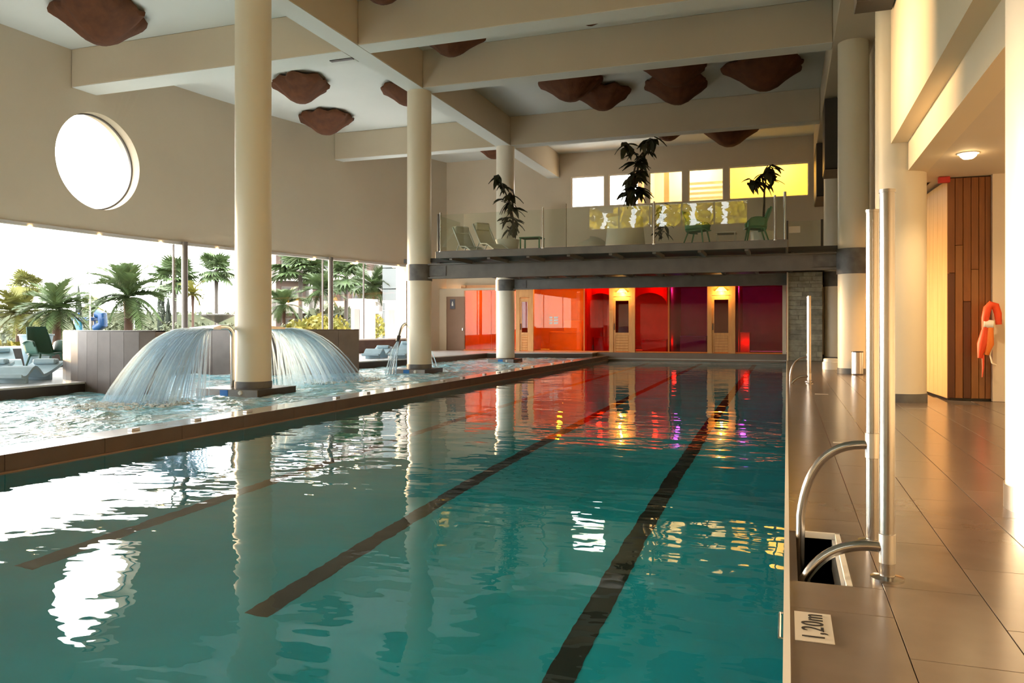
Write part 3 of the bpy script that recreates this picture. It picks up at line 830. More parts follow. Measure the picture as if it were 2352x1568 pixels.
# ---- curved dark tiled screens in the spa pool
def screen(pts, zt, th, label, ntile, end_tile=True):
    """curved wall along pts clad with upright tiles"""
    def interp(t):
        L = [0]
        for a, b in zip(pts, pts[1:]): L.append(L[-1] + (Vector(b) - Vector(a)).length)
        s = t * L[-1]
        for q in range(len(pts) - 1):
            if s <= L[q + 1] + 1e-9:
                u = (s - L[q]) / (L[q + 1] - L[q]); return Vector(pts[q]).lerp(Vector(pts[q + 1]), u)
        return Vector(pts[-1])
    def nrm(t):
        d = (interp(min(1, t + .01)) - interp(max(0, t - .01))).normalized(); return Vector((d.y, -d.x))
    b0 = interp(0.5)
    t_ = thing('tiled_screen', label, 'screen wall', (b0.x, b0.y, -1.1), 'curved tiled screens in the spa pool')
    k = MB(); n = 40; ring = []
    for q in range(n + 1):
        p = interp(q / n); m_ = nrm(q / n) * -th
        ring.append((p.x, p.y, p.x + m_.x, p.y + m_.y))
    for a, b in zip(ring, ring[1:]):
        k.add([(a[0], a[1], -1.1), (b[0], b[1], -1.1), (b[0], b[1], zt - .03), (a[0], a[1], zt - .03), (a[2], a[3], -1.1), (b[2], b[3], -1.1), (b[2], b[3], zt - .03), (a[2], a[3], zt - .03)],
              [(0, 1, 2, 3), (4, 7, 6, 5), (3, 2, 6, 7)])
    for a in (ring[0], ring[-1]):
        k.add([(a[0], a[1], -1.1), (a[2], a[3], -1.1), (a[2], a[3], zt - .03), (a[0], a[1], zt - .03)], [(0, 1, 2, 3)])
    k.build('core', 'dark_tile_edge', t_)
    k = MB()
    for a, b in zip(ring, ring[1:]):
        k.add([(a[0], a[1], zt - .03), (b[0], b[1], zt - .03), (b[2], b[3], zt - .03), (a[2], a[3], zt - .03), (a[0], a[1], zt), (b[0], b[1], zt), (b[2], b[3], zt), (a[2], a[3], zt)],
              [(0, 3, 2, 1), (4, 5, 6, 7), (0, 1, 5, 4), (2, 3, 7, 6)])
    k.build('coping', 'dark_tile_edge', t_)
    for q in range(ntile):
        a, b = q / ntile + 0.001, (q + 1) / ntile - 0.001
        pa, pb = interp(a), interp(b); na, nb_ = nrm(a) * 0.016, nrm(b) * 0.016
        k = MB(); z0, z1 = -0.6, zt - 0.035
        k.add([(pa.x, pa.y, z0), (pb.x, pb.y, z0), (pb.x, pb.y, z1), (pa.x, pa.y, z1), (pa.x + na.x, pa.y + na.y, z0), (pb.x + nb_.x, pb.y + nb_.y, z0), (pb.x + nb_.x, pb.y + nb_.y, z1), (pa.x + na.x, pa.y + na.y, z1)],
              [(0, 3, 2, 1), (4, 5, 6, 7), (0, 1, 5, 4), (1, 2, 6, 5), (2, 3, 7, 6), (3, 0, 4, 7)])
        k.build('tile', 'dark_tile', t_)
    return t_
cxs, cys, RS = -13.65, 16.5, 3.56
def on_circle(px):
    d = ray(px, 750); d = Vector((d[0], d[1])).normalized(); c_ = Vector((cxs, cys))
    b = d.dot(c_); disc = b * b - (c_.length_squared - RS * RS)
    return d * (b - math.sqrt(max(0, disc)))
pa = on_circle(146); pb = on_circle(358)
a0 = math.atan2(pa.y - cys, pa.x - cxs); a1 = math.atan2(pb.y - cys, pb.x - cxs)
if a1 < a0: a1 += 2 * math.pi
screen([(cxs + RS * math.cos(a0 + (a1 - a0) * q / 24), cys + RS * math.sin(a0 + (a1 - a0) * q / 24)) for q in range(25)], 1.12, 0.42, 'curved dark tiled screen behind the left waterfall, nearest the green chair', 9)
s2 = [(-18.2, 19.6), (-16.8, 19.25), (-15.6, 19.3), (-14.4, 19.7), (-13.3, 20.4), (-12.45, 21.25)]
screen(s2, 1.12, 0.42, 'curved dark tiled screen behind the right waterfall', 10)

# ================================================================== MEZZANINE
Z_SL = 3.14
mez = MB().box(-9.4, 0.0, 20.4, 22.1, Z_SL + 0.05, Z_SL + 0.18).box(-11.35, 2.05, 22.1, 36.9, Z_SL + 0.05, Z_SL + 0.18)
mz = struct('mezzanine_floor', 'grey steel mezzanine floor carried by beams across the pool', 'mezzanine', mez, 'grey_steel_dark')
MB().bevbox(-9.44, 0.02, 20.32, 20.42, Z_SL, Z_SL + 0.2, 0.008).build('fascia', 'grey_steel', mz)
MB().bevbox(-9.44, -9.36, 20.42, 22.1, Z_SL, Z_SL + 0.2, 0.008).build('fascia', 'grey_steel', mz)
MB().bevbox(-0.03, 0.03, 20.42, 22.1, Z_SL, Z_SL + 0.2, 0.008).build('fascia', 'grey_steel', mz)
def ibeam(x0, x1, y, z0, z1):
    k = MB().box(x0, x1, y - 0.02, y + 0.02, z0, z1).box(x0, x1, y - 0.13, y + 0.13, z1 - 0.035, z1).box(x0, x1, y - 0.13, y + 0.13, z0, z0 + 0.035)
    return k.build('steel_beam', 'grey_steel', mz)
ibeam(-10.42, 1.25, 22.02, 2.68, 3.13)
ibeam(-10.42, 1.22, 30.0, 2.70, 3.13)
for x0, x1, y in ((-10.42, -9.85, 22.02), (0.65, 1.25, 22.02), (-10.42, -9.9, 30.0)):
    MB().box(x0, x1, y - 0.05, y + 0.05, 2.76, 3.06).build('splice_plate', 'collar_grey', mz)
x = -9.0
while x < 0.2:
    MB().beam((x, 20.42, Z_SL + 0.0), (x + 0.0, 21.95, Z_SL + 0.0), 0.09, 0.1).build('joist', 'grey_steel', mz); x += 1.15
x = -10.2
while x < 0.3:
    MB().beam((x, 22.2, Z_SL + 0.0), (x, 29.8, Z_SL + 0.0), 0.09, 0.1).build('joist', 'grey_steel', mz); x += 1.15
x = -10.2
while x < 0.3:
    MB().beam((x, 30.2, Z_SL + 0.0), (x, 36.4, Z_SL + 0.0), 0.09, 0.1).build('joist', 'grey_steel', mz); x += 1.15
ZF = Z_SL + 0.18
# glass balustrade
rl = thing('glass_balustrade', 'glass balustrade with steel posts along the mezzanine front', 'railing', (-4.7, 20.36, ZF))
YR = 20.36
post_x = [atY(px, 520, YR).x for px in (1012, 1247, 1502, 1780)]
for x in post_x:
    MB().tube([(x, YR, ZF), (x, YR, ZF + 1.12)], 0.026, 12).build('post', 'steel', rl, smooth=True)
    MB().cyl(x, YR, ZF, ZF + 0.025, 0.05, 14).build('post_foot', 'steel_brushed', rl)
ends = [post_x[0] - 0.06] + post_x[1:] + [-0.03]
for a, b in zip(ends, ends[1:]):
    MB().box(a + 0.05, b - 0.05, YR - 0.045, YR - 0.033, ZF + 0.05, ZF + 1.05).build('pane', 'pane_rail', rl)
MB().box(-0.045, -0.033, YR, 22.0, ZF + 0.05, ZF + 1.1).build('side_pane', 'pane_rail', rl)
MB().tube([(-0.04, YR + 0.05, ZF), (-0.04, YR + 0.05, ZF + 1.2)], 0.035, 12).build('post', 'steel', rl, smooth=True)
MB().tube([(-9.36, YR, ZF), (-9.36, YR, ZF + 1.08)], 0.03, 12).build('post', 'grey_steel', rl, smooth=True)
MB().box(-9.40, -9.385, YR, 22.0, ZF + 0.05, ZF + 1.05).build('side_pane', 'pane_rail', rl)
rl2 = thing('glass_balustrade', 'short low glass balustrade at the right end of the mezzanine, beside the lit column', 'railing', (0.5, 22.3, ZF))
for px in (1808, 1888):
    x = atY(px, 540, 22.3).x
    MB().box(x - 0.03, x + 0.03, 22.27, 22.33, ZF, ZF + 0.72).build('post', 'dark_grey', rl2)
xa, xb = atY(1810, 540, 22.3).x, atY(1886, 540, 22.3).x
MB().box(xa + 0.02, xb - 0.02, 22.295, 22.305, ZF + 0.02, ZF + 0.7).build('pane', 'pane_rail', rl2)
a, b = atY(1812, 520, 22.29), atY(1838, 534, 22.29)
MB().box(a.x, b.x, 22.285, 22.294, b.z, a.z).build('notice', 'white_plastic', rl2)
# cream back partition standing on the mezzanine
pa, pb = atY(1262, 470, 27.0), atY(1300, 470, 27.0)
k = MB().box(pa.x, pb.x, 27.0, 27.1, ZF, atY(1280, 468, 27).z)
tag(k.build('partition', 'paint_cream'), 'narrow cream partition panel standing on the mezzanine', 'partition')

# ---- furniture on the mezzanine
def armchair(loc, rz, label, s=1.0, m='chair_green', group='green armchairs'):
    t = thing('armchair', label, 'chair', (0, 0, 0), group)
    # moulded shell: tall tapering back, low wrapping arms
    def shell(rows):
        k = MB(); n = len(rows[0]); vs = [v for r_ in rows for v in r_]; fs = []
        for a in range(len(rows) - 1):
            for b in range(n - 1): fs.append((a * n + b, a * n + b + 1, (a + 1) * n + b + 1, (a + 1) * n + b))
        k.add(vs, fs); return k
    def solid(o, th=0.02):
        md = o.modifiers.new('solid', 'SOLIDIFY'); md.thickness = th; md.offset = 0
        return o
    seat = []
    for q in range(9):
        y = -0.26 + 0.50 * q / 8; d = 0.02 * (1 - math.cos(q / 8 * math.pi))
        seat.append([((-0.25 + 0.5 * e / 8) * (1.0 - 0.1 * q / 8), y, 0.42 - 0.035 * q / 8 - 0.03 * math.cos((e / 4 - 1) * math.pi / 2)) for e in range(9)])
    solid(shell(seat).build('seat', m, t, smooth=True), 0.03)
    back = []
    for q in range(11):
        z = 0.34 + 0.58 * q / 10
        yb = 0.20 + 0.20 * q / 10; wd = 0.24 - 0.055 * (q / 10) ** 2
        back.append([(wd * (e / 5 - 1), yb - 0.10 * (abs(e / 5 - 1)) ** 2 * (1 - 0.4 * q / 10), z) for e in range(11)])
    solid(shell(back).build('backrest', m, t, smooth=True), 0.025)
    for sg in (-1, 1):
        rows = []
        for q in range(7):
            y = -0.22 + 0.46 * q / 6
            zt = 0.60 + 0.05 * math.sin(q / 6 * math.pi) - (0.06 if q == 0 else 0)
            rows.append([(sg * (0.245 + 0.05 * e / 4), y, 0.40 + (zt - 0.40) * e / 4) for e in range(5)] + [(sg * 0.33, y, zt)])
        solid(shell(rows).build('armrest', m, t, smooth=True), 0.022)
    for sx in (-1, 1):
        for sy_ in (-1, 1):
            MB().tube([(sx * 0.19, sy_ * 0.17, 0.40), (sx * 0.27, sy_ * 0.27 + 0.03, 0.0)], [0.024, 0.014], 8).build('leg', m, t, smooth=True)
    t.location = loc; t.rotation_euler = (0, 0, rz); t.scale = (s, s, s)
    return t
def on_floor(px, Y): return Vector((atY(px, 500, Y).x, Y, ZF))
armchair(on_floor(1603, 21.2), R(75), 'green armchair on the mezzanine turned towards the small table, left of it', 1.04)
armchair(on_floor(1735, 21.2), R(-80), 'green armchair on the mezzanine facing left, nearest the railing corner', 1.04)
def side_table(loc, label, m, w_=0.5, h=0.42, s=1.0):
    t = thing('side_table', label, 'table', loc, 'small tables')
    x, y, z = loc
    MB().bevbox(x - w_ / 2, x + w_ / 2, y - .25, y + .25, z + h - .03, z + h, .006).build('top', m, t)
    for sx in (-1, 1):
        for sy_ in (-1, 1):
            MB().box(x + sx * (w_ / 2 - .03) - .018, x + sx * (w_ / 2 - .03) + .018, y + sy_ * .21 - .018, y + sy_ * .21 + .018, z, z + h - .03).build('leg', m, t)
    return t
side_table(on_floor(1668, 21.4), 'small beige table between the green armchairs', 'planter', 0.52, 0.36)
side_table(on_floor(1222, 21.3), 'green slim table beside the mezzanine plant pot', 'chair_green', 0.62, 0.42)
def deck_chair(loc, rz, label):
    """sling deck chair: tubular frame with a reclined fabric sling"""
    t = thing('deck_chair', label, 'deck chair', (0, 0, 0), 'sling deck chairs')
    for sx in (-1, 1):
        MB().tube([(sx * .26, -0.62, 0.04), (sx * .26, -0.25, 0.22), (sx * .26, 0.10, 0.26), (sx * .26, 0.55, 0.86)], 0.02, 8).build('side_rail', 'lounger_frame', t, smooth=True)
        MB().tube([(sx * .26, 0.16, 0.32), (sx * .26, 0.42, 0.0)], 0.016, 8).build('leg', 'lounger_frame', t, smooth=True)
        MB().tube([(sx * .26, -0.25, 0.22), (sx * .26, -0.12, 0.0)], 0.016, 8).build('leg', 'lounger_frame', t, smooth=True)
    for z, y in ((0.86, 0.55), (0.26, 0.10), (0.05, -0.62)):
        MB().tube([(-.27, y, z), (.27, y, z)], 0.018, 8).build('cross_bar', 'lounger_frame', t, smooth=True)
    prof = [(-0.60, 0.06), (-0.25, 0.22), (0.0, 0.20), (0.12, 0.27), (0.30, 0.50), (0.53, 0.84)]
    k = MB()
    for (ya, za), (yb, zb) in zip(prof, prof[1:]):
        k.add([(-.24, ya, za), (.24, ya, za), (.24, yb, zb), (-.24, yb, zb), (-.24, ya, za - .012), (.24, ya, za - .012), (.24, yb, zb - .012), (-.24, yb, zb - .012)], [(0, 1, 2, 3), (7, 6, 5, 4), (0, 4, 5, 1), (3, 2, 6, 7)])
    k.build('sling', 'lounger_fabric', t)
    MB().bevbox(-.23, .23, .40, .56, .66, .90, .03).build('head_pillow', 'lounger_fabric', t)
    t.location = loc; t.rotation_euler = (0, 0, rz)
    return t
deck_chair(on_floor(1078, 21.5), R(52), 'reclined sling deck chair on the mezzanine, nearest the railing end')
deck_chair(on_floor(1126, 20.98), R(52), 'reclined sling deck chair on the mezzanine beside the potted plant')
# low grey beanbag shapes near the big planter
def pod(cx_, cy_, rx, ry, h, label):
    t = MB(); vs = []; fs = []; n = 20; m_ = 8
    for q in range(m_ + 1):
        a = q / m_ * math.pi / 2
        for e in range(n):
            b = 2 * math.pi * e / n
            vs.append((cx_ + rx * math.cos(a) * math.cos(b), cy_ + ry * math.cos(a) * math.sin(b), ZF + h * math.sin(a) * (1 + .15 * math.cos(b))))
    for q in range(m_):
        for e in range(n):
            fs.append((q * n + e, q * n + (e + 1) % n, (q + 1) * n + (e + 1) % n, (q + 1) * n + e))
    t.add(vs, fs)
    return tag(t.build('lounge_pod', 'planter', smooth=True, loc=(cx_, cy_, ZF)), label, 'lounge seat')
p = on_floor(1355, 22.6); pod(p.x, p.y, 0.62, 0.5, 0.48, 'low rounded lounge pod beside the big planter')

# ---- plants
leaf_bm = {}
def leaf_mesh(m):
    if m in leaf_bm: return leaf_bm[m]
    me = bpy.data.meshes.new('leaf')
    vs = []; fs = []
    prof = [(0.0, .02), (.18, .16), (.42, .22), (.7, .15), (1.0, .0)]
    for (t, wd) in prof:
        z = -0.55 * t * t
        vs += [(t, -wd, z - .04), (t, 0, z + .02), (t, wd, z - .04)]
    for q in range(4):
        a = q * 3; fs += [(a, a + 3, a + 4, a + 1), (a + 1, a + 4, a + 5, a + 2)]
    me.from_pydata(vs, [], fs); me.materials.append(M[m]); me.shade_smooth()
    leaf_bm[m] = me
    return me
def add_leaf(parent, pos, az, pitch, size, m='leaf_dark'):
    o = bpy.data.objects.new('leaf', leaf_mesh(m)); COL.objects.link(o); o.parent = parent
    o.location = Vector(pos) - ORG[parent.name]; o.rotation_euler = (random.uniform(-.4, .4), pitch, az); o.scale = (size,) * 3
    return o
def potted_plant(label, base, pot, stems, Y, clumps, leaf_size, pot_m='planter'):
    t = thing('potted_plant', label, 'plant', base, 'tall dark-leaved plants')
    x, y, z = base
    r0, r1, h = pot
    MB().lathe(x, y, [(0.001, z), (r0, z), (r1, z + h), (r1 - .04, z + h), (r1 - .06, z + h - .06), (0.001, z + h - .06)], 28).build('pot', pot_m, t, smooth=True)
    rng = random.Random(int(x * 91))
    for st_ in stems:
        pts = [atY(px, py, Y + 0.12 * math.sin(q * 1.7)) for q, (px, py) in enumerate(st_)]
        n = len(pts)
        MB().tube(pts, [0.035 - 0.02 * q / max(1, n - 1) for q in range(n)], 8).build('stem', 'stem_dark', t, smooth=True)
    for (px, py, nn, sz) in clumps:
        for q in range(int(nn * 1.4)):
            p_ = atY(px, py, Y + rng.uniform(-.18, .18))
            add_leaf(t, p_ + Vector((rng.uniform(-.06, .06), 0, rng.uniform(-.06, .06))), rng.uniform(0, 6.28), rng.uniform(-.3, .7), 1.3 * leaf_size * sz * rng.uniform(.75, 1.15))
    return t
Yp = 21.5
b = on_floor(1436, Yp)
zt = atY(1436, 500, Yp).z - ZF
potted_plant('tallest dark-leaved plant in the big cream cone planter at the mezzanine centre', (b.x, Yp, ZF), (0.56, 0.47, zt), [[(1456, 500), (1456, 440), (1455, 400), (1462, 370), (1480, 345), (1498, 318)], [(1458, 430), (1466, 380), (1462, 355), (1440, 332)], [(1455, 450), (1445, 420), (1440, 440)], [(1460, 400), (1478, 385)]], Yp,
             [(1455, 430, 9, 1), (1445, 440, 6, 1), (1470, 435, 6, .9), (1452, 405, 8, 1), (1468, 395, 6, .8), (1462, 372, 7, .9), (1478, 362, 5, .8), (1490, 345, 4, .7), (1498, 318, 6, 1), (1440, 332, 6, 1), (1455, 350, 4, .7), (1480, 330, 3, .6)], 0.34)
b = on_floor(1165, 22.5)
potted_plant('dark-leaved climbing plant in a white pot in front of the pale column on the mezzanine', (b.x, 22.5, ZF), (0.30, 0.38, 0.52), [[(1180, 545), (1178, 500), (1172, 470), (1160, 440), (1145, 405)], [(1176, 500), (1165, 470)], [(1174, 480), (1182, 455), (1178, 435)], [(1178, 530), (1165, 520)]], 22.5,
             [(1143, 404, 5, 1), (1152, 424, 4, .8), (1160, 432, 3, .8), (1176, 445, 5, .9), (1152, 460, 4, .8), (1168, 465, 6, .9), (1180, 478, 6, .9), (1166, 500, 5, 1), (1182, 508, 6, .9), (1178, 520, 5, .8), (1166, 526, 3, .7)], 0.30, 'planter_white')
b = on_floor(1752, 21.9)
potted_plant('bushy dark-leaved plant behind the right green armchair', (b.x, 21.9, ZF), (0.30, 0.32, 0.40), [[(1752, 540), (1755, 470), (1756, 430), (1764, 390)], [(1755, 440), (1740, 420), (1722, 415)], [(1756, 430), (1748, 400)]], 21.9,
             [(1768, 380, 7, 1), (1764, 398, 7, 1), (1772, 410, 5, .8), (1748, 403, 5, .8), (1722, 414, 6, .9), (1740, 416, 3, .7), (1758, 425, 5, .8)], 0.28, 'planter_white')
b = on_floor(1518, 21.7)
potted_plant('small dark plant in a low pot beside the left green armchair', (b.x, 21.7, ZF), (0.2, 0.24, 0.16), [[(1518, 548), (1515, 510), (1522, 470)], [(1516, 520), (1530, 515)]], 21.7,
             [(1523, 472, 4, .8), (1520, 490, 4, .8), (1514, 510, 5, .8), (1528, 520, 4, .9), (1526, 535, 3, .8), (1510, 535, 3, .8)], 0.24, 'planter')

# ================================================================== SAUNA FRONT UNDER THE MEZZANINE
YS = 36.5
def sx(px): return atY(px, 750, YS).x
# shell of the rooms
YK = 40.2
mb = MB().box(sx(1066) - 0.2, 0.4, YK, YK + 0.2, 0.0, 3.3).box(sx(1066) - 0.25, sx(1066), YS + 0.2, YK, 0.0, 3.3).box(0.2, 0.4, YS, YK, 0.0, 3.3)
mb.box(sx(1066) - 0.2, 0.4, YS + 0.25, YK, 3.14, 3.3)
sw = struct('wall_sauna', 'orange rear wall of the sauna rooms under the mezzanine', 'wall', mb, 'sauna_wall')
k = MB().box(-16.9, 0.4, YS - 0.1, YK, -0.25, -0.002)
struct('floor_sauna', 'dark red floor of the sauna rooms', 'floor', k, 'sauna_floor')
def part_wall(px, m, w_=0.14):
    x = sx(px); return MB().box(x - w_ / 2, x + w_ / 2, YS + 0.1, YK, 0.0, 3.14)
tag(part_wall(1188, '').build('wall_sauna_first', 'sauna_wall'), 'orange partition behind the first sauna door', 'wall', kind='structure')
tag(part_wall(1343, '').build('wall_sauna_second', 'sauna_wall'), 'orange partition beside the orange room', 'wall', kind='structure')
tag(part_wall(1537, '').build('wall_sauna_third', 'sauna_red'), 'red partition between red and violet rooms', 'wall', kind='structure')
tag(part_wall(1692, '').build('wall_sauna_fourth', 'sauna_red'), 'red partition beside the last violet room', 'wall', kind='structure')
# arched niche fronts inside the red rooms
def arch(px0, px1, y, zc, label, m):
    a, b = atY(px0, 750, y).x, atY(px1, 750, y).x; r_ = (b - a) / 2; cx_ = (a + b) / 2
    pts = [(a, 0.0)] + [(cx_ - r_ * math.cos(math.pi * q / 20), zc + r_ * 0.75 * math.sin(math.pi * q / 20)) for q in range(21)] + [(b, 0.0)]
    k = MB()
    for (x0, z0), (x1, z1) in zip(pts[1:-1], pts[2:-1]):
        k.add([(x0, y, z0), (x1, y, z1), (x1, y, 3.13), (x0, y, 3.13), (x0, y + .3, z0), (x1, y + .3, z1), (x1, y + .3, 3.13), (x0, y + .3, 3.13)], [(0, 1, 2, 3), (4, 7, 6, 5), (0, 4, 5, 1)])
    return tag(k.build('wall_arch', m), label, 'wall', kind='structure')
arch(1346, 1412, 37.6, 2.3, 'red arch behind the glass left of the middle sauna door', 'sauna_red')
arch(1452, 1532, 37.6, 2.2, 'red arch behind the glass right of the middle sauna door', 'sauna_red')
def bench(px0, px1, y0, y1, h, m, label, back=None):
    a, b = atY(px0, 750, y0).x, atY(px1, 750, y0).x
    t = thing('bench', label, 'bench', ((a + b) / 2, (y0 + y1) / 2, 0), 'benches in the sauna rooms')
    MB().bevbox(a, b, y0, y1, 0, h - .06, .01).build('body', m, t)
    MB().bevbox(a - .01, b + .01, y0 - .02, y1, h - .06, h, .01).build('seat_slab', m, t)
    if back:
        MB().bevbox(b - back, b, y0, y1, h, h + .55, .02).build('end_block', m, t)
    return t
bench(1262, 1336, 37.6, 38.6, 0.95, 'sauna_wall', 'orange tiled bench block in the orange room', 0.9)
bench(1364, 1398, 37.7, 38.4, 0.7, 'sauna_red', 'red bench behind the arch left of the middle door')
bench(1475, 1530, 37.7, 38.4, 0.6, 'sauna_red', 'red bench behind the arch right of the middle door')
bench(1562, 1622, 38.3, 39.3, 0.75, 'sauna_purple', 'violet bench in the room beside the last door')
bench(1700, 1722, 37.2, 37.9, 0.95, 'sauna_red', 'red block bench in the last violet room')
# glass panes between the doors
gf = thing('window_9', 'orange, red and violet glass front of the sauna rooms', 'window', (-8, YS, 0)); gf['kind'] = 'structure'
for a, b, m in ((1068, 1128, 'pane_amber'), (1129, 1189, 'pane_amber'), (1227, 1341, 'pane_orange'), (1343, 1399, 'pane_red'), (1460, 1535, 'pane_red'), (1537, 1624, 'pane_violet'), (1690, 1797, 'pane_violet')):
    MB().box(sx(a), sx(b), YS - 0.008, YS + 0.008, 0.05, 3.03).build('pane', m, gf)
MB().box(sx(1066), sx(1800), YS - 0.04, YS + 0.04, 0.0, 0.05).build('bottom_rail', 'orange_light', gf)
MB().box(sx(1190), sx(1800), YS - 0.05, YS + 0.05, 3.03, 3.14).build('top_rail', 'led_orange', gf)
MB().box(sx(1797), sx(1806), YS - 0.06, YS + 0.06, 0.0, 3.14).build('end_post', 'steel_brushed', gf)
for px in (1342, 1536):
    MB().box(sx(px) - 0.03, sx(px) + 0.03, YS - 0.03, YS + 0.03, 0.05, 3.03).build('mullion', 'orange_light', gf)
a, b = atY(1262, 727, YS), atY(1282, 748, YS)
k = MB()
for z0, z1 in ((a.z, a.z - .09), (a.z - .13, a.z - .22), (a.z - .26, a.z - .36)):
    k.box(a.x, a.x + .16, YS - 0.014, YS - 0.009, z1, z0).box(a.x + .22, b.x, YS - 0.014, YS - 0.009, z1, z0)
k.build('notice', 'white_plastic', gf)
# doors
def sauna_door(px0, px1, n, label, glass_m):
    a, b = sx(px0), sx(px1); wd = b - a
    t = thing('door_%d' % n, label, 'door', ((a + b) / 2, YS, 0)); t['kind'] = 'structure'
    f = 0.20
    fr = MB().box(a, a + f, YS - .09, YS + .09, 0.0, 3.03).box(b - f, b, YS - .09, YS + .09, 0.0, 3.03).box(a + f, b - f, YS - .09, YS + .09, 2.62, 3.03)
    fr.build('frame', 'wood_sauna', t)
    st_ = MB().box(a + f, a + f + .1, YS - .06, YS, 0.02, 2.6).box(b - f - .1, b - f, YS - .06, YS, 0.02, 2.6).box(a + f + .1, b - f - .1, YS - .06, YS, 2.42, 2.6).box(a + f + .1, b - f - .1, YS - .06, YS, 0.80, 0.92)
    lf = st_.build('leaf', 'wood_sauna', t)
    MB().box(a + f + .1, b - f - .1, YS - .035, YS - .025, 0.92, 2.42).build('pane', glass_m, lf)
    for q in range(6):
        z = 0.04 + q * 0.127
        MB().bevbox(a + f + .1, b - f - .1, YS - .052, YS - .02, z + .004, z + .123, .012).build('plank', 'wood_sauna', lf)
    MB().tube([(a + f + .05, YS - .09, 1.05), (a + f + .05, YS - .11, 1.2), (a + f + .05, YS - .09, 1.35)], .018, 8).build('handle', 'dark_grey', lf, smooth=True)
    return t, (a + b) / 2
d1, x1_ = sauna_door(1186, 1226, 2, 'narrow wooden sauna door half hidden by the pale column', 'pane_smoke')
d2, x2_ = sauna_door(1400, 1459, 3, 'wooden sauna door with a glass upper half, middle of the sauna front', 'pane_smoke')
d3, x3_ = sauna_door(1625, 1689, 4, 'wooden sauna door with a glass upper half, nearest the slate wall', 'pane_smoke')
def door_lamp(x, label):
    t = thing('door_lamp', label, 'lamp', (x, YS - .10, 2.78), 'yellow lamps above the sauna doors')
    MB().bevbox(x - .16, x + .16, YS - .12, YS - .09, 2.74, 2.80, .006).build('bracket', 'wood_sauna', t)
    k = MB(); vs = []; fs = []
    for q in range(13):
        a_ = math.pi * q / 12
        for (rr, zz, yy) in ((0.10, 2.98, -.10), (0.26, 2.80, -.10)):
            vs.append((x + rr * math.cos(a_), YS - .10 - rr * 0.6 * math.sin(a_), zz))
    for q in range(12):
        fs.append((2 * q, 2 * q + 2, 2 * q + 3, 2 * q + 1))
    k.add(vs, fs).build('shade', 'bulb_yellow', t)
    lamp('lamp_light', 'POINT', (x, YS - .35, 2.72), 45, (1.0, .55, .16), t, .05)
    return t
door_lamp(x2_, 'glowing yellow lamp above the middle sauna door')
door_lamp(x3_, 'glowing yellow lamp above the sauna door nearest the slate wall')
# coloured room lights: glowing fixtures under the room ceilings
def ceiling_light(px, y, wd, m, energy, col, label):
    x = sx(px)
    t = thing('room_light', label, 'light', (x, y, 3.08), 'coloured lights in the sauna rooms')
    MB().bevbox(x - wd / 2, x + wd / 2, y - .05, y + .05, 3.09, 3.14, .01).build('housing', 'dark_grey', t)
    MB().box(x - wd / 2 + .02, x + wd / 2 - .02, y - .035, y + .035, 3.075, 3.089).build('diffuser', m, t)
    lamp('light_source', 'POINT', (x, y, 2.9), energy, col, t, .12)
    return t
ceiling_light(1130, 38.3, 0.8, 'bulb_orange', 60, (1.0, .5, .18), 'orange strip light behind the amber glass')
ceiling_light(1275, 37.2, 1.2, 'bulb_orange', 70, (1.0, .58, .18), 'orange strip light in the orange room')
ceiling_light(1372, 37.1, 0.6, 'bulb_orange', 10, (1.0, .24, .06), 'red strip light left of the middle door')
ceiling_light(1500, 37.1, 0.6, 'bulb_orange', 11, (1.0, .2, .05), 'red strip light right of the middle door')
ceiling_light(1552, 37.0, 0.5, 'bulb_blue', 55, (.25, .22, 1.0), 'blue strip light in the violet room beside the last door')
ceiling_light(1705, 37.0, 0.5, 'bulb_blue', 55, (.28, .20, 1.0), 'blue strip light in the last violet room by the slate wall')
for px in (1545, 1712):
    lamp('red_glow', 'POINT', (sx(px), 37.0, 0.5), 10, (1, .10, .02), sw, .1)

# ---- slate wall at the right end
YL = 29.5
sl = MB().box(0.03, 1.18, YL + 0.03, YL + 0.35, 0.0, 3.13)
slate = struct('wall_slate', 'wall of split slate courses beside the pool end', 'wall', sl, 'slate_c')
z = 0.0; rng = random.Random(3); q = 0
while z < 3.08:
    h = min(rng.choice((.10, .13, .16, .2)), 3.12 - z)
    x = 0.03
    while x < 1.17:
        wd = min(rng.uniform(.3, .75), 1.18 - x)
        if 1.18 - x - wd < .12: wd = 1.18 - x
        MB().bevbox(x + .003, x + wd - .003, YL + rng.uniform(-.012, .018), YL + .04, z + .003, z + h - .003, .008).build('stone', rng.choice(('slate_a', 'slate_b', 'slate_c', 'slate_a')), slate)
        x += wd
    z += h
k = MB().box(0.0, 0.05, YL - 0.05, YL + 0.02, 0.0, 3.13)
tag(k.build('trim_3', 'steel_brushed'), 'steel corner strip of the slate wall at the pool edge', 'trim', kind='structure')
k = MB().box(0.03, 0.2, YL + .36, 36.4, 0.0, 3.13)
struct('wall_pool_end', 'grey wall between pool end and rear passage', 'wall', k, 'slate_a')

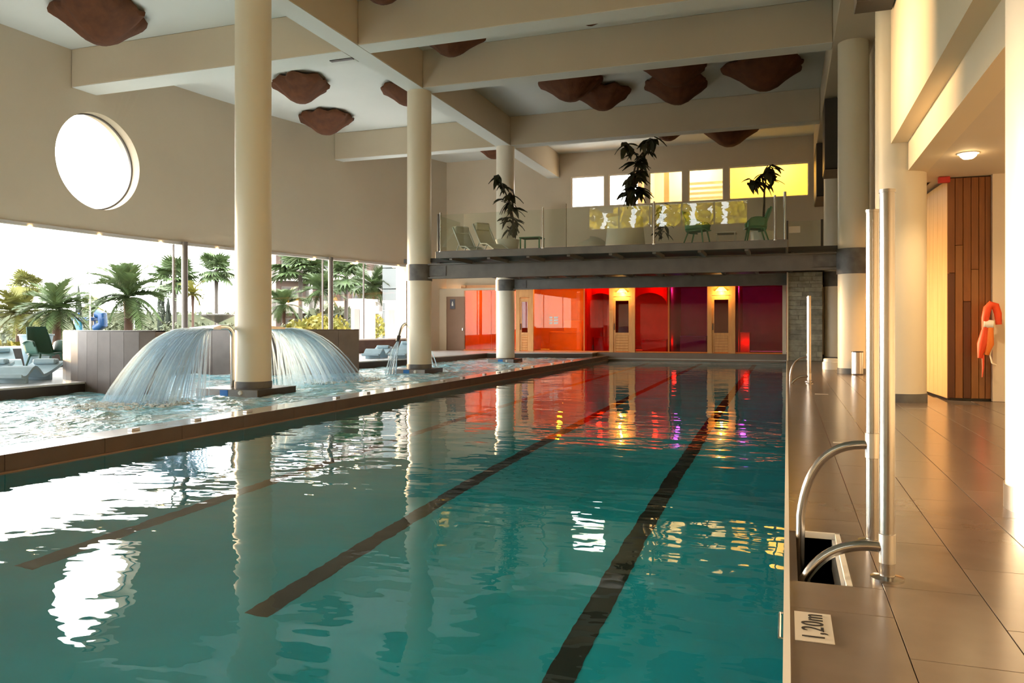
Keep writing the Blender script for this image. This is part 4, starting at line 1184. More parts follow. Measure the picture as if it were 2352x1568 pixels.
# ================================================================== WALKWAY SIDE
# tall pool handrails
def pool_ladder(dy, label):
    t = thing('pool_handrail', label, 'handrail', (0.45, 4.45 + dy, 0), 'tall steel pool handrails')
    for y, zc in ((4.10, 0.15), (4.78, 0.54)):
        y += dy
        po_ = MB().tube([(0.45, y, 0.0), (0.45, y, 1.85)], 0.0345, 20).build('post', 'steel', t, smooth=True)
        MB().lathe(0.45, y, [(.075, 0), (.075, .012), (.036, .02)], 24).build('base_flange', 'steel', po_, smooth=True)
        MB().lathe(0.45, y, [(.034, zc - .07), (.0385, zc - .068), (.0385, zc + .068), (.034, zc + .07)], 24).build('collar', 'steel_brushed', po_, smooth=True)
        MB().lathe(0.45, y, [(.0345, 1.85), (.0375, 1.85), (.0375, 1.835), (.0345, 1.835)], 24).build('end_cap', 'steel', po_, smooth=True)
        if zc > .3:
            pts = arc((0.44, y, zc), (0.12, y, zc + .02), (0.075, y, 0.12), 14) + [(0.072, y, -.2), (0.072, y, -.55)]
        else:
            pts = arc((0.44, y, zc), (0.20, y, zc + .03), (0.085, y, -0.03), 12) + [(0.075, y, -.2), (0.072, y, -.55)]
        MB().tube(pts, 0.025, 14).build('rail', 'steel', t, smooth=True)
    return t
pool_ladder(0.0, 'pair of tall steel handrail posts at the pool edge, nearest the viewer')
pool_ladder(13.55, 'pair of tall steel handrail posts at the pool edge, far along the walkway')
# small wall ladder rung at the pool wall
k = MB().tube([(-.012, 3.62, -.05), (-.028, 3.62, -.05), (-.028, 3.35, -.06), (-.012, 3.35, -.06)], .006, 8)
tag(k.build('grab_rung', 'steel', smooth=True), 'small steel grab rung on the pool wall below the depth plate', 'grab rung')
# depth plate
dp = thing('depth_plate', 'white depth plate reading 1.20m set beside the pool edge', 'sign', (0.10, 3.35, 0.0))
k = MB(); za, zb = 0.001, 0.004
k.box(0.03, 0.172, 3.19, 3.51, za, zb); k.build('plate', 'plate_white', dp)
def text_mesh(body, size, parent, m, mw, name='lettering', extrude=0.001):
    cu = bpy.data.curves.new(name, 'FONT'); cu.body = body; cu.size = size; cu.align_x = 'CENTER'; cu.align_y = 'CENTER'; cu.extrude = extrude; cu.space_character = 1.08
    tmp = bpy.data.objects.new(name + '_tmp', cu); COL.objects.link(tmp)
    bpy.context.view_layer.update()
    me = bpy.data.meshes.new_from_object(tmp.evaluated_get(bpy.context.evaluated_depsgraph_get()))
    bpy.data.objects.remove(tmp, do_unlink=True)
    me.transform(mw)
    me.materials.clear(); me.materials.append(M[m])
    o = bpy.data.objects.new(name, me); COL.objects.link(o); o.parent = parent
    return o
text_mesh('1,20m', 0.115, dp, 'ink', Matrix.Translation((0.002, 0.0, 0.0055)) @ Matrix.Rotation(R(90), 4, 'Z') @ Matrix.Diagonal((0.92, 1.05, 1, 1)))
# floor slots by the pool
for px, py in ((1940, 1017), (1887, 905)):
    p = atZ(px, py, 0.002)
    k = MB().box(p.x - .11, p.x + .11, p.y - .03, p.y + .03, 0.0, 0.005)
    tag(k.build('floor_marker', 'plate_white'), 'small pale marker tile in the walkway, %s' % ('just beyond the near handrails' if py > 1000 else 'before the far handrails'), 'marker', 'pale marker tiles')
# steel bin
p = atZ(1968, 855, 0)
bn = thing('waste_bin', 'round brushed steel bin beside the lit column', 'bin', (0, 0, 0))
bx_, by_ = atY(1969, 855, 21.3).x, 21.3
MB().lathe(bx_, by_, [(0.001, .02), (.14, .02), (.14, .56), (.13, .56), (.13, .5), (.001, .5)], 28).build('body', 'steel_brushed', bn, smooth=True)
MB().lathe(bx_, by_, [(.001, 0), (.142, 0), (.142, .03), (.001, .03)], 28).build('base', 'dark_grey', bn, smooth=True)
MB().lathe(bx_, by_, [(.128, .56), (.143, .56), (.143, .585), (.128, .585)], 28).build('rim', 'dark_grey', bn, smooth=True)
bn.location = (bx_, by_, 0)
for ch in bn.children: ch.location = (-bx_, -by_, 0)
# cream pedestal block
p = atZ(1908, 848, 0)
pe = thing('pedestal', 'low round cream pedestal left of the lit column', 'pedestal', (p.x, p.y, 0))
MB().lathe(p.x, p.y, [(.001, 0), (.22, 0), (.22, .2), (.2, .22), (.001, .22)], 24).build('base', 'white_plastic', pe, smooth=True)
MB().lathe(p.x, p.y, [(.001, .22), (.19, .22), (.19, .29), (.16, .31), (.001, .31)], 24).build('cap', 'white_plastic', pe, smooth=True)
# white cabinet behind the bin
p = atZ(1992, 857, 0)
cb = thing('cabinet', 'narrow white cabinet behind the steel bin', 'cabinet', (2.12, 22.3, 0))
MB().bevbox(1.95, 2.34, 22.4, 22.9, 0, 1.35, .01).build('body', 'white_plastic', cb)
MB().bevbox(1.97, 2.32, 22.375, 22.399, .04, 1.31, .006).build('door', 'white_plastic', cb)
MB().box(2.02, 2.04, 22.35, 22.375, .6, .8).build('handle', 'steel_brushed', cb)
# dark overhead boxes on the right side
ob = thing('overhead_unit', 'big dark overhead unit behind the lit column', 'overhead unit', (1.6, 29, 6.2), 'dark overhead units')
MB().bevbox(1.14, 2.09, 26.8, 28.4, 6.2, 8.45, .02).build('casing', 'black_matt', ob)
MB().box(1.16, 2.09, 26.85, 28.38, 6.17, 6.199).build('bottom_panel', 'beige_under', ob)
MB().box(1.16, 2.08, 26.78, 26.799, 6.22, 8.43).build('front_panel', 'dark_grey', ob)
ob = thing('overhead_unit', 'dark overhead unit next to the end wall windows', 'overhead unit', (1.6, 34.5, 6.3), 'dark overhead units')
MB().bevbox(1.10, 2.09, 33.2, 36.0, 6.35, 8.45, .02).build('casing', 'black_matt', ob)
MB().box(1.12, 2.08, 33.25, 35.95, 6.32, 6.349).build('bottom_panel', 'beige_under', ob)
MB().box(1.12, 2.08, 33.18, 33.199, 6.37, 8.43).build('front_panel', 'dark_grey', ob)
p = atY(2000, 12, 13.2)
sp = thing('loudspeaker', 'dark loudspeaker box high on the right wall at the top of the photo', 'loudspeaker', (1.6, 13.0, p.z))
MB().bevbox(1.0, 1.55, 13.0, 13.5, p.z, p.z + .8, .01).build('box', 'dark_grey', sp)
MB().bevbox(1.04, 1.51, 12.985, 12.999, p.z + .04, p.z + .76, .004).build('grille', 'black_matt', sp)
# downlight in the walkway ceiling
def downlight(x, y, zc, label, energy, group, r_=.11, col=(1, .70, .36), spot=R(130)):
    t = thing('downlight', label, 'downlight', (x, y, zc), group)
    MB().lathe(x, y, [(r_, zc), (r_ + .03, zc), (r_ + .03, zc - .012), (r_, zc - .012)], 20).build('ring', 'white_trim', t, smooth=True)
    MB().lathe(x, y, [(r_, zc - .002), (r_ * .95, zc - .04), (r_ * .6, zc - .075), (.001, zc - .08)], 20).build('lens', 'bulb_warm', t, smooth=True)
    if energy:
        lamp('downlight_beam', 'SPOT', (x, y, zc - .09), energy, col, t, .1, spot=spot)
    return t
downlight(2.42, 12.58, 3.65, 'round warm downlight in the walkway ceiling before the wood-clad room', 260, 'walkway downlights')
for y, lb in ((7.5, 'first'), (2.5, 'second')):
    downlight(2.9, y, 3.65, 'round warm downlight in the walkway ceiling, %s one past the photo edge' % lb, 260, 'walkway downlights')
downlight(3.0, 19.5, 3.65, 'round warm downlight in the walkway ceiling beyond the wood-clad room', 900, 'walkway downlights', col=(1, .52, .18))
downlight(3.0, 25.0, 3.65, 'round warm downlight in the walkway ceiling near the slate wall', 300, 'walkway downlights')
# downlights along the window head
for q, px in enumerate((55, 215, 357, 487, 712, 810, 905)):
    c_ = on_wall(px, 560, -0.2)
    downlight(XW(c_.y) - .14 + .10, c_.y, HEAD - .101, 'small warm downlight under the garden window head, %s from the left' % ('first', 'second', 'third', 'fourth', 'fifth', 'sixth', 'seventh')[q], 25, 'downlights along the window head', r_=.11)
# wood-clad room: sunlight put into the colour of the side planks, dark front
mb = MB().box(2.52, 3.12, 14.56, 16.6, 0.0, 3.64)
wood = struct('wall_wood', 'wood-clad room with side planks coloured as sunlit and dark front planks', 'wall', mb, 'wood_dark')
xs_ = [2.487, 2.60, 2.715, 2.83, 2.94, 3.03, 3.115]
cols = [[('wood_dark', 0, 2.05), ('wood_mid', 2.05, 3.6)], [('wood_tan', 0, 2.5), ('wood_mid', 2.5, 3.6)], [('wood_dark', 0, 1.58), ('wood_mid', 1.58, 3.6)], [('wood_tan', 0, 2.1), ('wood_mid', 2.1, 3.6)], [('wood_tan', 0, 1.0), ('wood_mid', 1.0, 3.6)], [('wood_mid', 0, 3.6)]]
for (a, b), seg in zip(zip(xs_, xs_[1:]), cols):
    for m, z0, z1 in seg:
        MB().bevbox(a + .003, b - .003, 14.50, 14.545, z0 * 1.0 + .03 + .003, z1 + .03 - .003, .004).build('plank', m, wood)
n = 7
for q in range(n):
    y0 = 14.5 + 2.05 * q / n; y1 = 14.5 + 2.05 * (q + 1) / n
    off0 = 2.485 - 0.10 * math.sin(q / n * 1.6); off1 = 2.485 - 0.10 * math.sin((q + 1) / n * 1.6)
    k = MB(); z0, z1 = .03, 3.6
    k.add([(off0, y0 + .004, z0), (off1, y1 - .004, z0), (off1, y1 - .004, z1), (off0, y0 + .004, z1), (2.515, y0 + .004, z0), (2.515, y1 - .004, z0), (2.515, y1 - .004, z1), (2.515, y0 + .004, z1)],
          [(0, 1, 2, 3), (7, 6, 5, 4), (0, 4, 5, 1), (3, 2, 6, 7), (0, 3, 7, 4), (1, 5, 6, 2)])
    k.build('plank', 'wood_sunlit', wood)
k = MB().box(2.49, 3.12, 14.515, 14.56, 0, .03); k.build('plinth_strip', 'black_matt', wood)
p = atY(2167, 415, 14.44)
es = thing('exit_sign', 'small red sign above the corner of the wood-clad room', 'sign', (p.x, 14.4, 3.55))
MB().bevbox(p.x - .08, p.x + .09, 14.38, 14.48, 3.55, 3.645, .006).build('box', 'red_sign', es)
MB().box(p.x - .06, p.x + .07, 14.374, 14.379, 3.565, 3.63).build('face', 'red_sign', es)
# rescue tube on the pier
rt = thing('rescue_tube', 'orange rescue tube with white strap hanging by the right column', 'rescue tube', (3.0, 14.1, .9))
YT = 14.25
def rp(px, py, dy=0): return atY(px, py, YT + dy)
MB().tube([rp(2262, 758), rp(2263, 730), rp(2268, 708), rp(2276, 699), rp(2286, 702), rp(2292, 720), rp(2294, 745)], [.045, .055, .06, .06, .06, .055, .045], 12).build('float', 'orange_fabric', rt, smooth=True)
MB().tube([rp(2258, 744), rp(2270, 744), rp(2280, 745)], .068, 12).build('strap', 'white_plastic', rt, smooth=True)
MB().tube([rp(2262, 758), rp(2256, 790), rp(2250, 822)], [.05, .075, .03], 12).build('tail', 'orange_fabric', rt, smooth=True)
MB().tube([rp(2274, 752), rp(2272, 790), rp(2266, 815)], [.05, .07, .03], 12).build('tail', 'orange_light', rt, smooth=True)
MB().tube([rp(2258, 815), rp(2258, 845), rp(2256, 866)], [.02, .014, .006], 8).build('cord', 'orange_fabric', rt, smooth=True)
MB().tube([rp(2284, 735), rp(2281, 790), rp(2274, 815), rp(2279, 834), rp(2288, 838)], .012, 8).build('rope', 'rope', rt, smooth=True)
MB().tube([rp(2277, 700), (rp(2277, 700).x, 14.42, rp(2277, 700).z + .06)], .012, 8).build('hook', 'steel', rt, smooth=True)

# ================================================================== CEILING SHADES
def shade(px, py, wpx, label, seed, zc=9.05, sq=1.0, drop=0.95):
    c_ = atZ(px, py, zc)
    zd = -SN * c_.x + CS * c_.y
    r_ = wpx * zd / F_PX / 2
    t = thing('ceiling_shade', label, 'ceiling shade', (c_.x, c_.y, Z_CEIL), 'rust-brown felt ceiling shades')
    rng = random.Random(seed); N = 40
    ph = [rng.uniform(0, 6.28) for _ in range(6)]
    def rad(a): return 1 + .07 * math.sin(2 * a + ph[0]) + .06 * math.sin(3 * a + ph[1]) + .04 * math.sin(7 * a + ph[2]) + .035 * math.sin(13 * a + ph[3])
    prof = [(0.98, 0.16), (1.02, 0.12), (1.0, 0.03), (0.82, -0.12), (0.60, -0.30), (0.38, -0.50), (0.20, -0.60), (0.0, -0.62)]
    vs = []; fs = []
    for i, (f, z) in enumerate(prof):
        for q in range(N):
            a = 2 * math.pi * q / N
            rr = r_ * f * (1 + (rad(a) - 1) * (1 if i < 4 else .7)); zz = z * drop * r_ + (.05 * math.sin(9 * a + ph[4]) if i < 3 else 0) * r_
            vs.append((c_.x + rr * math.cos(a), c_.y + rr * sq * math.sin(a), zc + .0 + zz))
    for i in range(len(prof) - 1):
        for q in range(N):
            j = (q + 1) % N; fs.append((i * N + q, i * N + j, (i + 1) * N + j, (i + 1) * N + q))
    fs.append(tuple(range(N)))
    k = MB(); k.add(vs, fs); k.build('felt_body', 'rust_shade', t, smooth=True)
    MB().cyl(c_.x, c_.y, zc + .25 * r_ * drop, Z_CEIL - .04, .3, 12).build('hanger', 'rust_shade', t)
    MB().cyl(c_.x, c_.y, Z_CEIL - .04, Z_CEIL, .4, 20).build('ceiling_plate', 'rust_shade', t)
    return t
for q, (px, py, wpx, lb) in enumerate((
        (232, 40, 206, 'big rust-brown ceiling shade above the porthole window'),
        (692, 198, 132, 'rust-brown ceiling shade right of the widest spa column, the higher of two'),
        (750, 275, 116, 'rust-brown ceiling shade right of the widest spa column, the lower of two'),
        (938, 210, 112, 'rust-brown ceiling shade half hidden by the column with the dark collar'),
        (1035, 88, 138, 'rust-brown ceiling shade showing just under the front cross beam, left'),
        (1357, 28, 100, 'rust-brown ceiling shade of which a sliver shows under the front cross beam'),
        (1312, 188, 150, 'rust-brown ceiling shade left in the bay before the mezzanine, partly under the beam'),
        (1385, 218, 120, 'rust-brown ceiling shade left in the bay before the mezzanine, the lower one'),
        (1552, 152, 156, 'rust-brown ceiling shade in the middle of the bay, cut by the beam'),
        (1556, 198, 140, 'rust-brown ceiling shade in the middle of the bay, the lower one'),
        (1756, 160, 162, 'rust-brown ceiling shade right in the bay before the mezzanine'),
        (1675, 302, 118, 'rust-brown ceiling shade nearest the high end windows'),
        (1535, 300, 80, 'small looking rust-brown ceiling shade above the tall plant'),
        (1135, 338, 90, 'rust-brown ceiling shade half hidden by the pale far column'),
        (880, -30, 130, 'rust-brown ceiling shade at the top edge of the photo'))):
    shade(px, py, wpx, lb, q + 11, zc=9.42)

# ================================================================== LOUNGE DECK FURNITURE (by the garden window)
c0 = atZ(100, 858, 0.0)
armchair((c0.x - .05, c0.y + .1, 0), R(78), 'dark green armchair on the lounge deck beside the curved screen', 1.3, 'chair_dark_green', 'green armchairs')
def lounger(loc, rz, label, m='lounger_blue', up=True):
    """wave shaped moulded lounger"""
    t = thing('wave_lounger', label, 'lounger', (0, 0, 0), 'moulded loungers on the lounge deck')
    prof = []
    for q in range(21):
        u = q / 20; y = -0.95 + 1.9 * u
        z = 0.16 + 0.20 * math.sin((u * 2.1 - .15) * math.pi) ** 2 * (1 if u < .5 else .0) + (0.62 * max(0, u - .52) ** 1.25 * (1.9 if up else 1.0))
        prof.append((y, z))
    k = MB()
    for (ya, za), (yb, zb) in zip(prof, prof[1:]):
        k.add([(-.33, ya, za), (.33, ya, za), (.33, yb, zb), (-.33, yb, zb), (-.33, ya, za - .07), (.33, ya, za - .07), (.33, yb, zb - .07), (-.33, yb, zb - .07)], [(0, 1, 2, 3), (7, 6, 5, 4), (0, 4, 5, 1), (3, 2, 6, 7), (0, 3, 7, 4), (1, 5, 6, 2)])
    k.build('shell', m, t)
    for y, z in ((-.6, prof[4][1]), (.45, prof[15][1])):
        MB().bevbox(-.28, .28, y - .05, y + .05, 0, z - .06, .01).build('foot', m, t)
    MB().bevbox(-.25, .25, .68, .9, prof[18][1] + .0, prof[18][1] + .12, .03).build('pillow', m, t)
    t.location = loc; t.rotation_euler = (0, 0, rz)
    return t
lounger((-15.75, 12.75, 0), R(25), 'pale blue moulded lounger in front of the green armchair', up=False)
lounger((-16.75, 12.3, 0), R(25), 'pale blue moulded lounger at the left edge of the photo', up=False)
lounger((-19.4, 15.0, 0), R(60), 'upright pale lounger behind the green armchair')
p = atZ(895, 826, 0); lounger((-14.0, 27.2, 0), R(12), 'pale moulded lounger at the far end of the lounge deck, right one')
p = atZ(862, 828, 0); lounger((-14.95, 26.9, 0), R(12), 'pale moulded lounger at the far end of the lounge deck, left one', up=False)
# teal planter tub near the parapet
p = atZ(92, 838, 0)
tb = thing('planter_tub', 'flared pale teal planter tub by the parapet', 'planter', (-19.95, 16.4, 0))
MB().lathe(-19.95, 16.4, [(.001, 0), (.26, 0), (.42, .95), (.36, .95), (.34, .85), (.001, .85)], 24).build('tub', 'lounger_blue', tb, smooth=True)
MB().lathe(-19.95, 16.4, [(.36, .95), (.45, .95), (.45, .99), (.36, .99)], 24).build('rim', 'lounger_blue', tb, smooth=True)

# ================================================================== GARDEN
def frond_mesh(kind, m):
    key = (kind, m)
    if key in leaf_bm: return leaf_bm[key]
    me = bpy.data.meshes.new('frond'); vs = []; fs = []
    rng = random.Random(5)
    if kind == 'feather':
        n = 15
        def sp(t): return Vector((t, 0, .42 * t - .75 * t * t))
        for q in range(n):
            a, b = sp(q / n), sp((q + 1) / n); w_ = .012 * (1 - q / n) + .003
            k = len(vs); vs += [a + Vector((0, -w_, 0)), a + Vector((0, w_, 0)), b + Vector((0, w_, 0)), b + Vector((0, -w_, 0))]; fs.append((k, k + 1, k + 2, k + 3))
        for q in range(2, n * 2):
            t = q / (n * 2); p_ = sp(t); L = .36 * math.sin(math.pi * min(1, t * 1.02)) ** .6 + .05
            for sg in (-1, 1):
                e = p_ + Vector((L * .75, sg * L * .75, -.10 * L + rng.uniform(-.06, .03)))
                k = len(vs); vs += [p_ + Vector((-.026, 0, 0)), p_ + Vector((.03, 0, .004)), e]; fs.append((k, k + 1, k + 2))
    else:
        n = 16
        vs += [Vector((0, -.012, 0)), Vector((0, .012, 0)), Vector((.45, .012, .03)), Vector((.45, -.012, .03))]; fs.append((0, 1, 2, 3))
        c_ = Vector((.45, 0, .03))
        for q in range(n):
            a = (q / (n - 1) - .5) * R(250); L = .55 * (1 - .25 * abs(q / (n - 1) - .5) * 2)
            d = Vector((math.cos(a), math.sin(a), 0)); s_ = Vector((-math.sin(a), math.cos(a), 0)) * .05
            mid = c_ + d * L * .55 + Vector((0, 0, -.04)); e = c_ + d * L + Vector((0, 0, -.16 + rng.uniform(-.05, .03)))
            k = len(vs); vs += [c_, mid + s_, e, mid - s_]; fs.append((k, k + 1, k + 2, k + 3))
    me.from_pydata([tuple(v) for v in vs], [], fs); me.materials.append(M[m])
    leaf_bm[key] = me
    return me
def palm(px, py, zd, wpx, kind, m, label, lean=0.0, n=20, tr=.16, group='garden palms'):
    top = atD(px, py, zd); base = Vector((top.x + lean, top.y, -0.3))
    L = wpx * zd / F_PX / 2 * 1.3
    t = thing('palm_tree', label, 'palm tree', tuple(base), group)
    MB().tube([base, base.lerp(top, .35) + Vector((-lean * .1, 0, 0)), base.lerp(top, .7), top], [tr * 1.25, tr, tr * .95, tr * 1.15], 10).build('trunk', 'trunk' if kind == 'feather' else 'trunk_grey', t, smooth=True)
    rng = random.Random(int(px * 7 + zd))
    me = frond_mesh(kind, m)
    for q in range(n):
        o = bpy.data.objects.new('frond', me); COL.objects.link(o); o.parent = t
        o.location = top - base; pit = rng.uniform(-1.25, .75); sc = L * rng.uniform(.85, 1.1)
        o.rotation_euler = (rng.uniform(-.2, .2), pit, q * 2.399 + rng.uniform(-.3, .3)); o.scale = (sc, sc, sc)
    return t
palm(295, 683, 42, 135, 'feather', 'leaf_palm', 'stout green date palm in the middle of the left garden window', tr=.22, n=54)
palm(130, 712, 34, 120, 'feather', 'leaf_palm', 'low date palm just behind the dark green armchair', tr=.17, n=46)
palm(45, 722, 38, 125, 'feather', 'leaf_palm_pale', 'low date palm at the left edge of the garden window', tr=.17, n=46)
palm(60, 655, 75, 70, 'fan', 'leaf_palm_pale', 'distant sunlit fan palm at the far left of the garden', tr=.13, n=30)
palm(212, 700, 70, 50, 'fan', 'leaf_palm_pale', 'distant small fan palm above the blue slide', tr=.12, n=26)
palm(497, 620, 60, 84, 'fan', 'leaf_palm', 'tall slim fan palm just left of the widest spa column', tr=.14, n=34)
palm(402, 640, 62, 100, 'fan', 'leaf_palm', 'tall fan palm behind the left steel window post', tr=.14, n=34)
palm(443, 675, 56, 56, 'feather', 'leaf_yellow', 'small yellow-lit palm right of the left steel window post', tr=.09, n=34)
palm(690, 622, 52, 120, 'fan', 'leaf_palm', 'tall fan palm before the white building, left of the right steel post', tr=.14, n=36)
palm(795, 635, 56, 110, 'fan', 'leaf_palm', 'tall fan palm before the white building, right of the right steel post', tr=.14, n=34)
palm(652, 700, 46, 80, 'feather', 'leaf_palm', 'low green palm just right of the widest spa column', tr=.11, n=40)
palm(858, 660, 48, 84, 'feather', 'leaf_palm', 'green palm before the pale block building', tr=.11, n=40)
palm(738, 668, 50, 80, 'feather', 'leaf_palm', 'green palm behind the yellow bush', tr=.11, n=40)
def bush(px, py, zd, w_, h, m, label, n=420, group='garden bushes'):
    """shrub: short stem and a crown of separate leaf blades"""
    top = atD(px, py, zd); b = Vector((top.x, top.y, -.3)); hz = max(.6, top.z + .3)
    t = thing('bush', label, 'bush', tuple(b), group)
    rng = random.Random(int(px * 3 + zd * 11)); k = MB(); ls = max(.10, w_ * .085)
    for q in range(n):
        while True:
            v = Vector((rng.uniform(-1, 1), rng.uniform(-1, 1), rng.uniform(-1, 1)))
            if .25 < v.length < 1: break
        v *= (.85 + .25 * noise.noise((v.x * 2 + px, v.y * 2, v.z * 2)))
        c_ = b + Vector((v.x * w_ / 2, v.y * w_ / 2, hz - h / 2 + v.z * h / 2))
        if c_.z < b.z + .02: c_.z = b.z + rng.uniform(.03, .3)
        d = Vector((rng.gauss(0, 1), rng.gauss(0, 1), rng.gauss(.3, 1))).normalized(); e = d.orthogonal().normalized()
        k.add([c_ - d * ls, c_ + e * ls * .45, c_ + d * ls, c_ - e * ls * .45], [(0, 1, 2, 3)])
    k.build('foliage', m, t)
    MB().tube([b, b + Vector((0, 0, hz - h * .4))], [w_ * .03 + .03, .03], 8).build('stem', 'trunk_grey', t, smooth=True)
    return t
for q, (px, py, zd, w_, h, m, lb) in enumerate((
        (15, 775, 27, 2.4, 1.5, 'leaf_yellow', 'bright green bush at the lower left corner of the garden window'),
        (30, 735, 60, 2.7, 3.0, 'leaf_hedge', 'grey-green hedge bush behind the leftmost palm'),
        (110, 742, 62, 2.6, 2.6, 'leaf_hedge', 'grey-green hedge bush between the two low palms'),
        (190, 735, 66, 2.6, 3.0, 'leaf_hedge', 'grey-green hedge bush below the distant small palm'),
        (255, 722, 64, 2.6, 3.4, 'leaf_hedge', 'tall grey-green hedge bush left of the stout palm'),
        (335, 730, 64, 2.6, 3.0, 'leaf_hedge', 'grey-green hedge bush right of the stout palm'),
        (395, 728, 60, 2.2, 3.0, 'leaf_hedge', 'grey-green hedge bush left of the steel window post'),
        (465, 738, 62, 2.5, 2.4, 'leaf_hedge', 'grey-green hedge bush under the yellow-lit palm'),
        (530, 735, 60, 2.2, 2.6, 'leaf_hedge', 'grey-green hedge bush beside the widest spa column'),
        (700, 722, 40, 2.6, 2.2, 'leaf_yellow', 'yellow-green bush above the right waterfall'),
        (730, 716, 45.5, 2.4, 2.3, 'leaf_yellow', 'yellow-green bush left of the right steel post'),
        (772, 722, 43, 2.0, 2.2, 'leaf_yellow', 'golden bush right of the right steel post'),
        (830, 712, 47, 2.0, 2.4, 'leaf_hedge', 'dark green bush between the white garden boxes'),
        (857, 716, 44, 1.6, 1.7, 'leaf_yellow', 'lime green bush beside the white garden kiosk'),
        (660, 735, 44, 2.0, 1.9, 'leaf_hedge', 'low green bush at the foot of the low palm'),
        (760, 690, 58, 5, 4.0, 'leaf_hedge', 'tall green shrub before the white building'))):
    bush(px, py, zd, w_, h, m, lb, 420 if w_ < 5 else 560)
def hedge(pts, h, wd, label):
    b0 = Vector(pts[0]); t = thing('hedge', label, 'hedge', (b0.x, b0.y, -.3), 'clipped garden hedges')
    core = MB(); k = MB(); rng = random.Random(int(b0.x * 10))
    for a, b in zip(pts, pts[1:]):
        a, b = Vector(a), Vector(b)
        core.beam((a.x, a.y, -.3 + h * .47), (b.x, b.y, -.3 + h * .47), wd * .8, h * .9)
        L = (b - a).length; d = (b - a).normalized(); nn = Vector((-d.y, d.x, 0))
        for q in range(int(L * 26)):
            u = rng.random() * L; sd = rng.choice((-1, 1, 0)); top_ = rng.random() < .35
            p_ = a + d * u + nn * (rng.uniform(-.5, .5) * wd if top_ else sd * wd * .46)
            z_ = (-.3 + h * (.94 + .12 * noise.noise((u * .6, h, 0)))) if top_ else rng.uniform(-.2, h - .3)
            c_ = Vector((p_.x, p_.y, z_)); dd = Vector((rng.gauss(0, 1), rng.gauss(0, 1), rng.gauss(0, 1))).normalized(); e = dd.orthogonal().normalized()
            k.add([c_ - dd * .22, c_ + e * .12, c_ + dd * .22, c_ - e * .12], [(0, 1, 2, 3)])
    core.build('core', 'leaf_hedge', t); k.build('foliage', 'leaf_hedge', t)
    return t
hedge([tuple(atD(px, 750, 72)[:2]) + (0,) for px in (-60, 120, 300)], 3.0, 1.6, 'long grey-green hedge behind the palms at the left of the garden')
hedge([tuple(atD(px, 750, 70)[:2]) + (0,) for px in (318, 440, 560)], 2.8, 1.6, 'long grey-green hedge behind the steel window post')
def cypress(px, pyt, zd, wpx, label):
    top = atD(px, pyt, zd); b = Vector((top.x, top.y, -.3)); r_ = wpx * zd / F_PX / 2; H = top.z - b.z
    t = thing('cypress_tree', label, 'cypress tree', tuple(b), 'slim cypress trees')
    k = MB(); rng = random.Random(int(px))
    for q in range(360):
        u = rng.random() ** .8; a = rng.uniform(0, 6.28); rr = r_ * (math.sin(math.pi * min(1, (1 - u) * .85 + .15)) ** .6) * (1 - u) ** .35 * rng.uniform(.6, 1)
        c_ = b + Vector((rr * math.cos(a), rr * math.sin(a), .2 + u * (H - .2))); ls = .22
        k.add([c_ + Vector((-.06, 0, -ls)), c_ + Vector((.06, .03, -ls)), c_ + Vector((0, 0, ls))], [(0, 1, 2)])
    k.build('foliage', 'leaf_cypress', t)
    MB().tube([b, b + Vector((0, 0, H * .7))], [.09, .03], 6).build('trunk', 'trunk_grey', t, smooth=True)
cypress(370, 648, 64, 22, 'slim dark cypress right of the stout palm')
cypress(180, 660, 66, 18, 'slim dark cypress above the blue slide')
cypress(386, 688, 66, 16, 'shorter dark cypress next to the thin window mullion')
# building with recessed balconies
def facade(x0px, x1px, zd, label):
    a, b = atD(x0px, 700, zd), atD(x1px, 700, zd + 6)
    d = Vector((b.x - a.x, b.y - a.y, 0)); L = d.length; d.normalize(); nrm_ = Vector((-d.y, d.x, 0))
    if nrm_.y < 0: nrm_ = -nrm_
    t = thing('apartment_building', label, 'building', (a.x, a.y, -.3))
    def slab(u0, u1, v0, v1, z0, z1, m, name):
        k = MB(); ps = [a + d * u0 + nrm_ * v0, a + d * u1 + nrm_ * v0, a + d * u1 + nrm_ * v1, a + d * u0 + nrm_ * v1]
        k.add([(p_.x, p_.y, z0) for p_ in ps] + [(p_.x, p_.y, z1) for p_ in ps], [(0, 3, 2, 1), (4, 5, 6, 7), (0, 1, 5, 4), (1, 2, 6, 5), (2, 3, 7, 6), (3, 0, 4, 7)])
        return k.build(name, m, t)
    slab(0, L, 1.6, 5, -.3, 11, 'building_pink', 'rear_wall')
    for z in (-.3, 2.7, 5.7, 8.7):
        slab(0, L, 0, 1.6, z + 2.75, z + 3.0, 'building_white', 'floor_slab')
        nb_ = int(L / 3.2)
        for q in range(nb_):
            u = L * q / nb_
            slab(u, u + .35, 0, 1.6, z, z + 2.75, 'building_white', 'pier')
            w_ = slab(u + 1.1, u + 2.6, 1.5, 1.6, z + .2, z + 2.3, 'building_white', 'window')
            k = slab(u + 1.2, u + 2.5, 1.46, 1.5, z + .3, z + 2.2, 'building_glass', 'pane'); k.parent = w_
        slab(0, L, 0, .12, z + 3.0, z + 3.95, 'building_white', 'balcony_front')
    return t
facade(625, 945, 72, 'white apartment building with recessed balconies behind the garden')
# pale blue block close to the window end
pA, pB = atD(878, 700, 47), atD(935, 700, 47)
bb = thing('block_tower', 'pale blue panelled block beyond the right end of the garden window', 'building', (pA.x, pA.y, -.3))
for q in range(5):
    MB().bevbox(pA.x, pB.x + .6, pA.y, pA.y + 3, -.3 + q * 1.25 + .02, -.3 + (q + 1) * 1.25 - .02, .03).build('panel', 'building_block', bb)
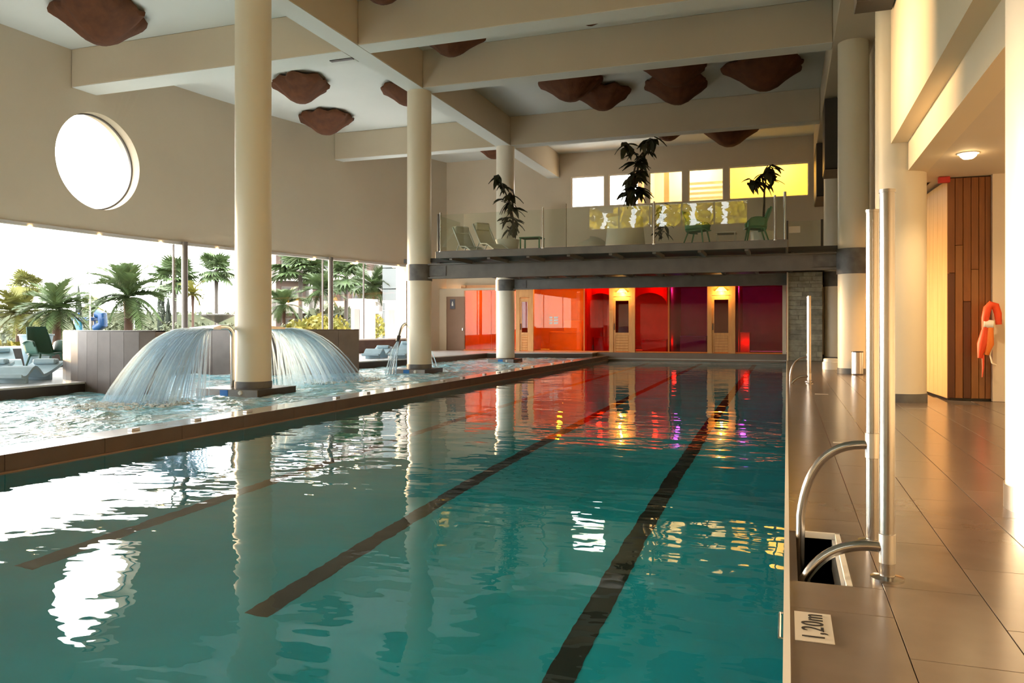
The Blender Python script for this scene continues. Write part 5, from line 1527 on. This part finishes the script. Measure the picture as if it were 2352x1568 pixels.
# white garden kiosks
def kiosk(px0, px1, py0, zd, label):
    a, b = atD(px0, py0, zd), atD(px1, py0, zd)
    t = thing('garden_kiosk', label, 'kiosk', ((a.x + b.x) / 2, a.y, -.3), 'white garden kiosks')
    MB().bevbox(a.x, b.x, a.y, a.y + 1.2, -.3, a.z - .12, .02).build('body', 'white_plastic', t)
    MB().bevbox(a.x - .08, b.x + .08, a.y - .1, a.y + 1.3, a.z - .12, a.z, .02).build('roof', 'white_plastic', t)
    MB().box(a.x + .2, b.x - .2, a.y - .03, a.y - .001, .3, a.z - .5).build('panel', 'building_white', t)
kiosk(806, 840, 686, 38, 'white kiosk right of the golden bush')
kiosk(884, 919, 690, 42, 'white kiosk before the pale blue block')
# parasol with flat grey top
p_ = atD(500, 722, 50)
ps_ = thing('parasol', 'flat grey garden parasol left of the widest spa column', 'parasol', (p_.x, p_.y, -.3))
MB().cyl(p_.x, p_.y, -.3, p_.z, .05, 10).build('pole', 'mullion', ps_)
MB().lathe(p_.x, p_.y, [(.05, p_.z - .55), (1.0, p_.z - .08), (1.05, p_.z), (.05, p_.z + .05)], 8).build('canopy', 'umbrella', ps_)
# blue water slide
c_ = atD(205, 722, 44)
sd = thing('water_slide', 'small blue water slide in the garden behind the curved screen', 'slide', (c_.x, c_.y, -.3))
MB().bevbox(c_.x - .9, c_.x + .5, c_.y - .4, c_.y + .4, c_.z - .35, c_.z - .15, .03).build('platform', 'slide_blue', sd)
for dx in (-.8, .4):
    MB().tube([(c_.x + dx, c_.y, -.3), (c_.x + dx, c_.y, c_.z + .1)], .06, 8).build('post', 'slide_blue', sd, smooth=True)
MB().tube([(c_.x + .6, c_.y, c_.z + .05), (c_.x + .95, c_.y, c_.z - .05), (c_.x + 1.0, c_.y, c_.z - .55), (c_.x + .5, c_.y, c_.z - .8)], .26, 12).build('tube', 'slide_blue', sd, smooth=True)
MB().tube([(c_.x - .5, c_.y - .3, c_.z - .3), (c_.x - .2, c_.y - .5, c_.z - 1.0), (c_.x + .1, c_.y - .8, -.1)], [.22, .24, .26], 10).build('chute', 'slide_cyan', sd, smooth=True)
# flag pole
p_ = atD(207, 665, 40)
fp = thing('flag_pole', 'thin white pole beside the blue slide', 'pole', (p_.x, p_.y, -.3))
MB().tube([(p_.x, p_.y, -.3), (p_.x, p_.y, p_.z)], .035, 8).build('shaft', 'white_plastic', fp, smooth=True)
MB().cyl(p_.x, p_.y, -.3, -.2, .12, 10).build('foot', 'white_plastic', fp)
# trees behind the viewer, outside the high rear window
for q in range(7):
    x = -13.5 + q * 2.1
    t = thing('tree', 'sunlit yellow-green tree outside the rear window, %s of the row' % ('first', 'second', 'third', 'fourth', 'fifth', 'sixth', 'seventh')[q], 'tree', (x, -15, -.3), 'trees behind the rear window')
    k = MB(); rng = random.Random(q)
    for e in range(420):
        c_ = Vector((x + rng.uniform(-.75, .75), -15 + rng.uniform(-.8, .8), 9.0 + rng.uniform(-2.2, 2.6))); d = Vector((rng.gauss(0, 1), rng.gauss(0, 1), rng.gauss(0, 1))).normalized(); f_ = d.orthogonal().normalized()
        k.add([c_ - d * .34, c_ + f_ * .2, c_ + d * .34, c_ - f_ * .2], [(0, 1, 2, 3)])
    k.build('foliage', 'leaf_sunlit', t)
    MB().tube([(x, -15, -.3), (x, -15, 9)], [.16, .05], 8).build('trunk', 'trunk_grey', t, smooth=True)
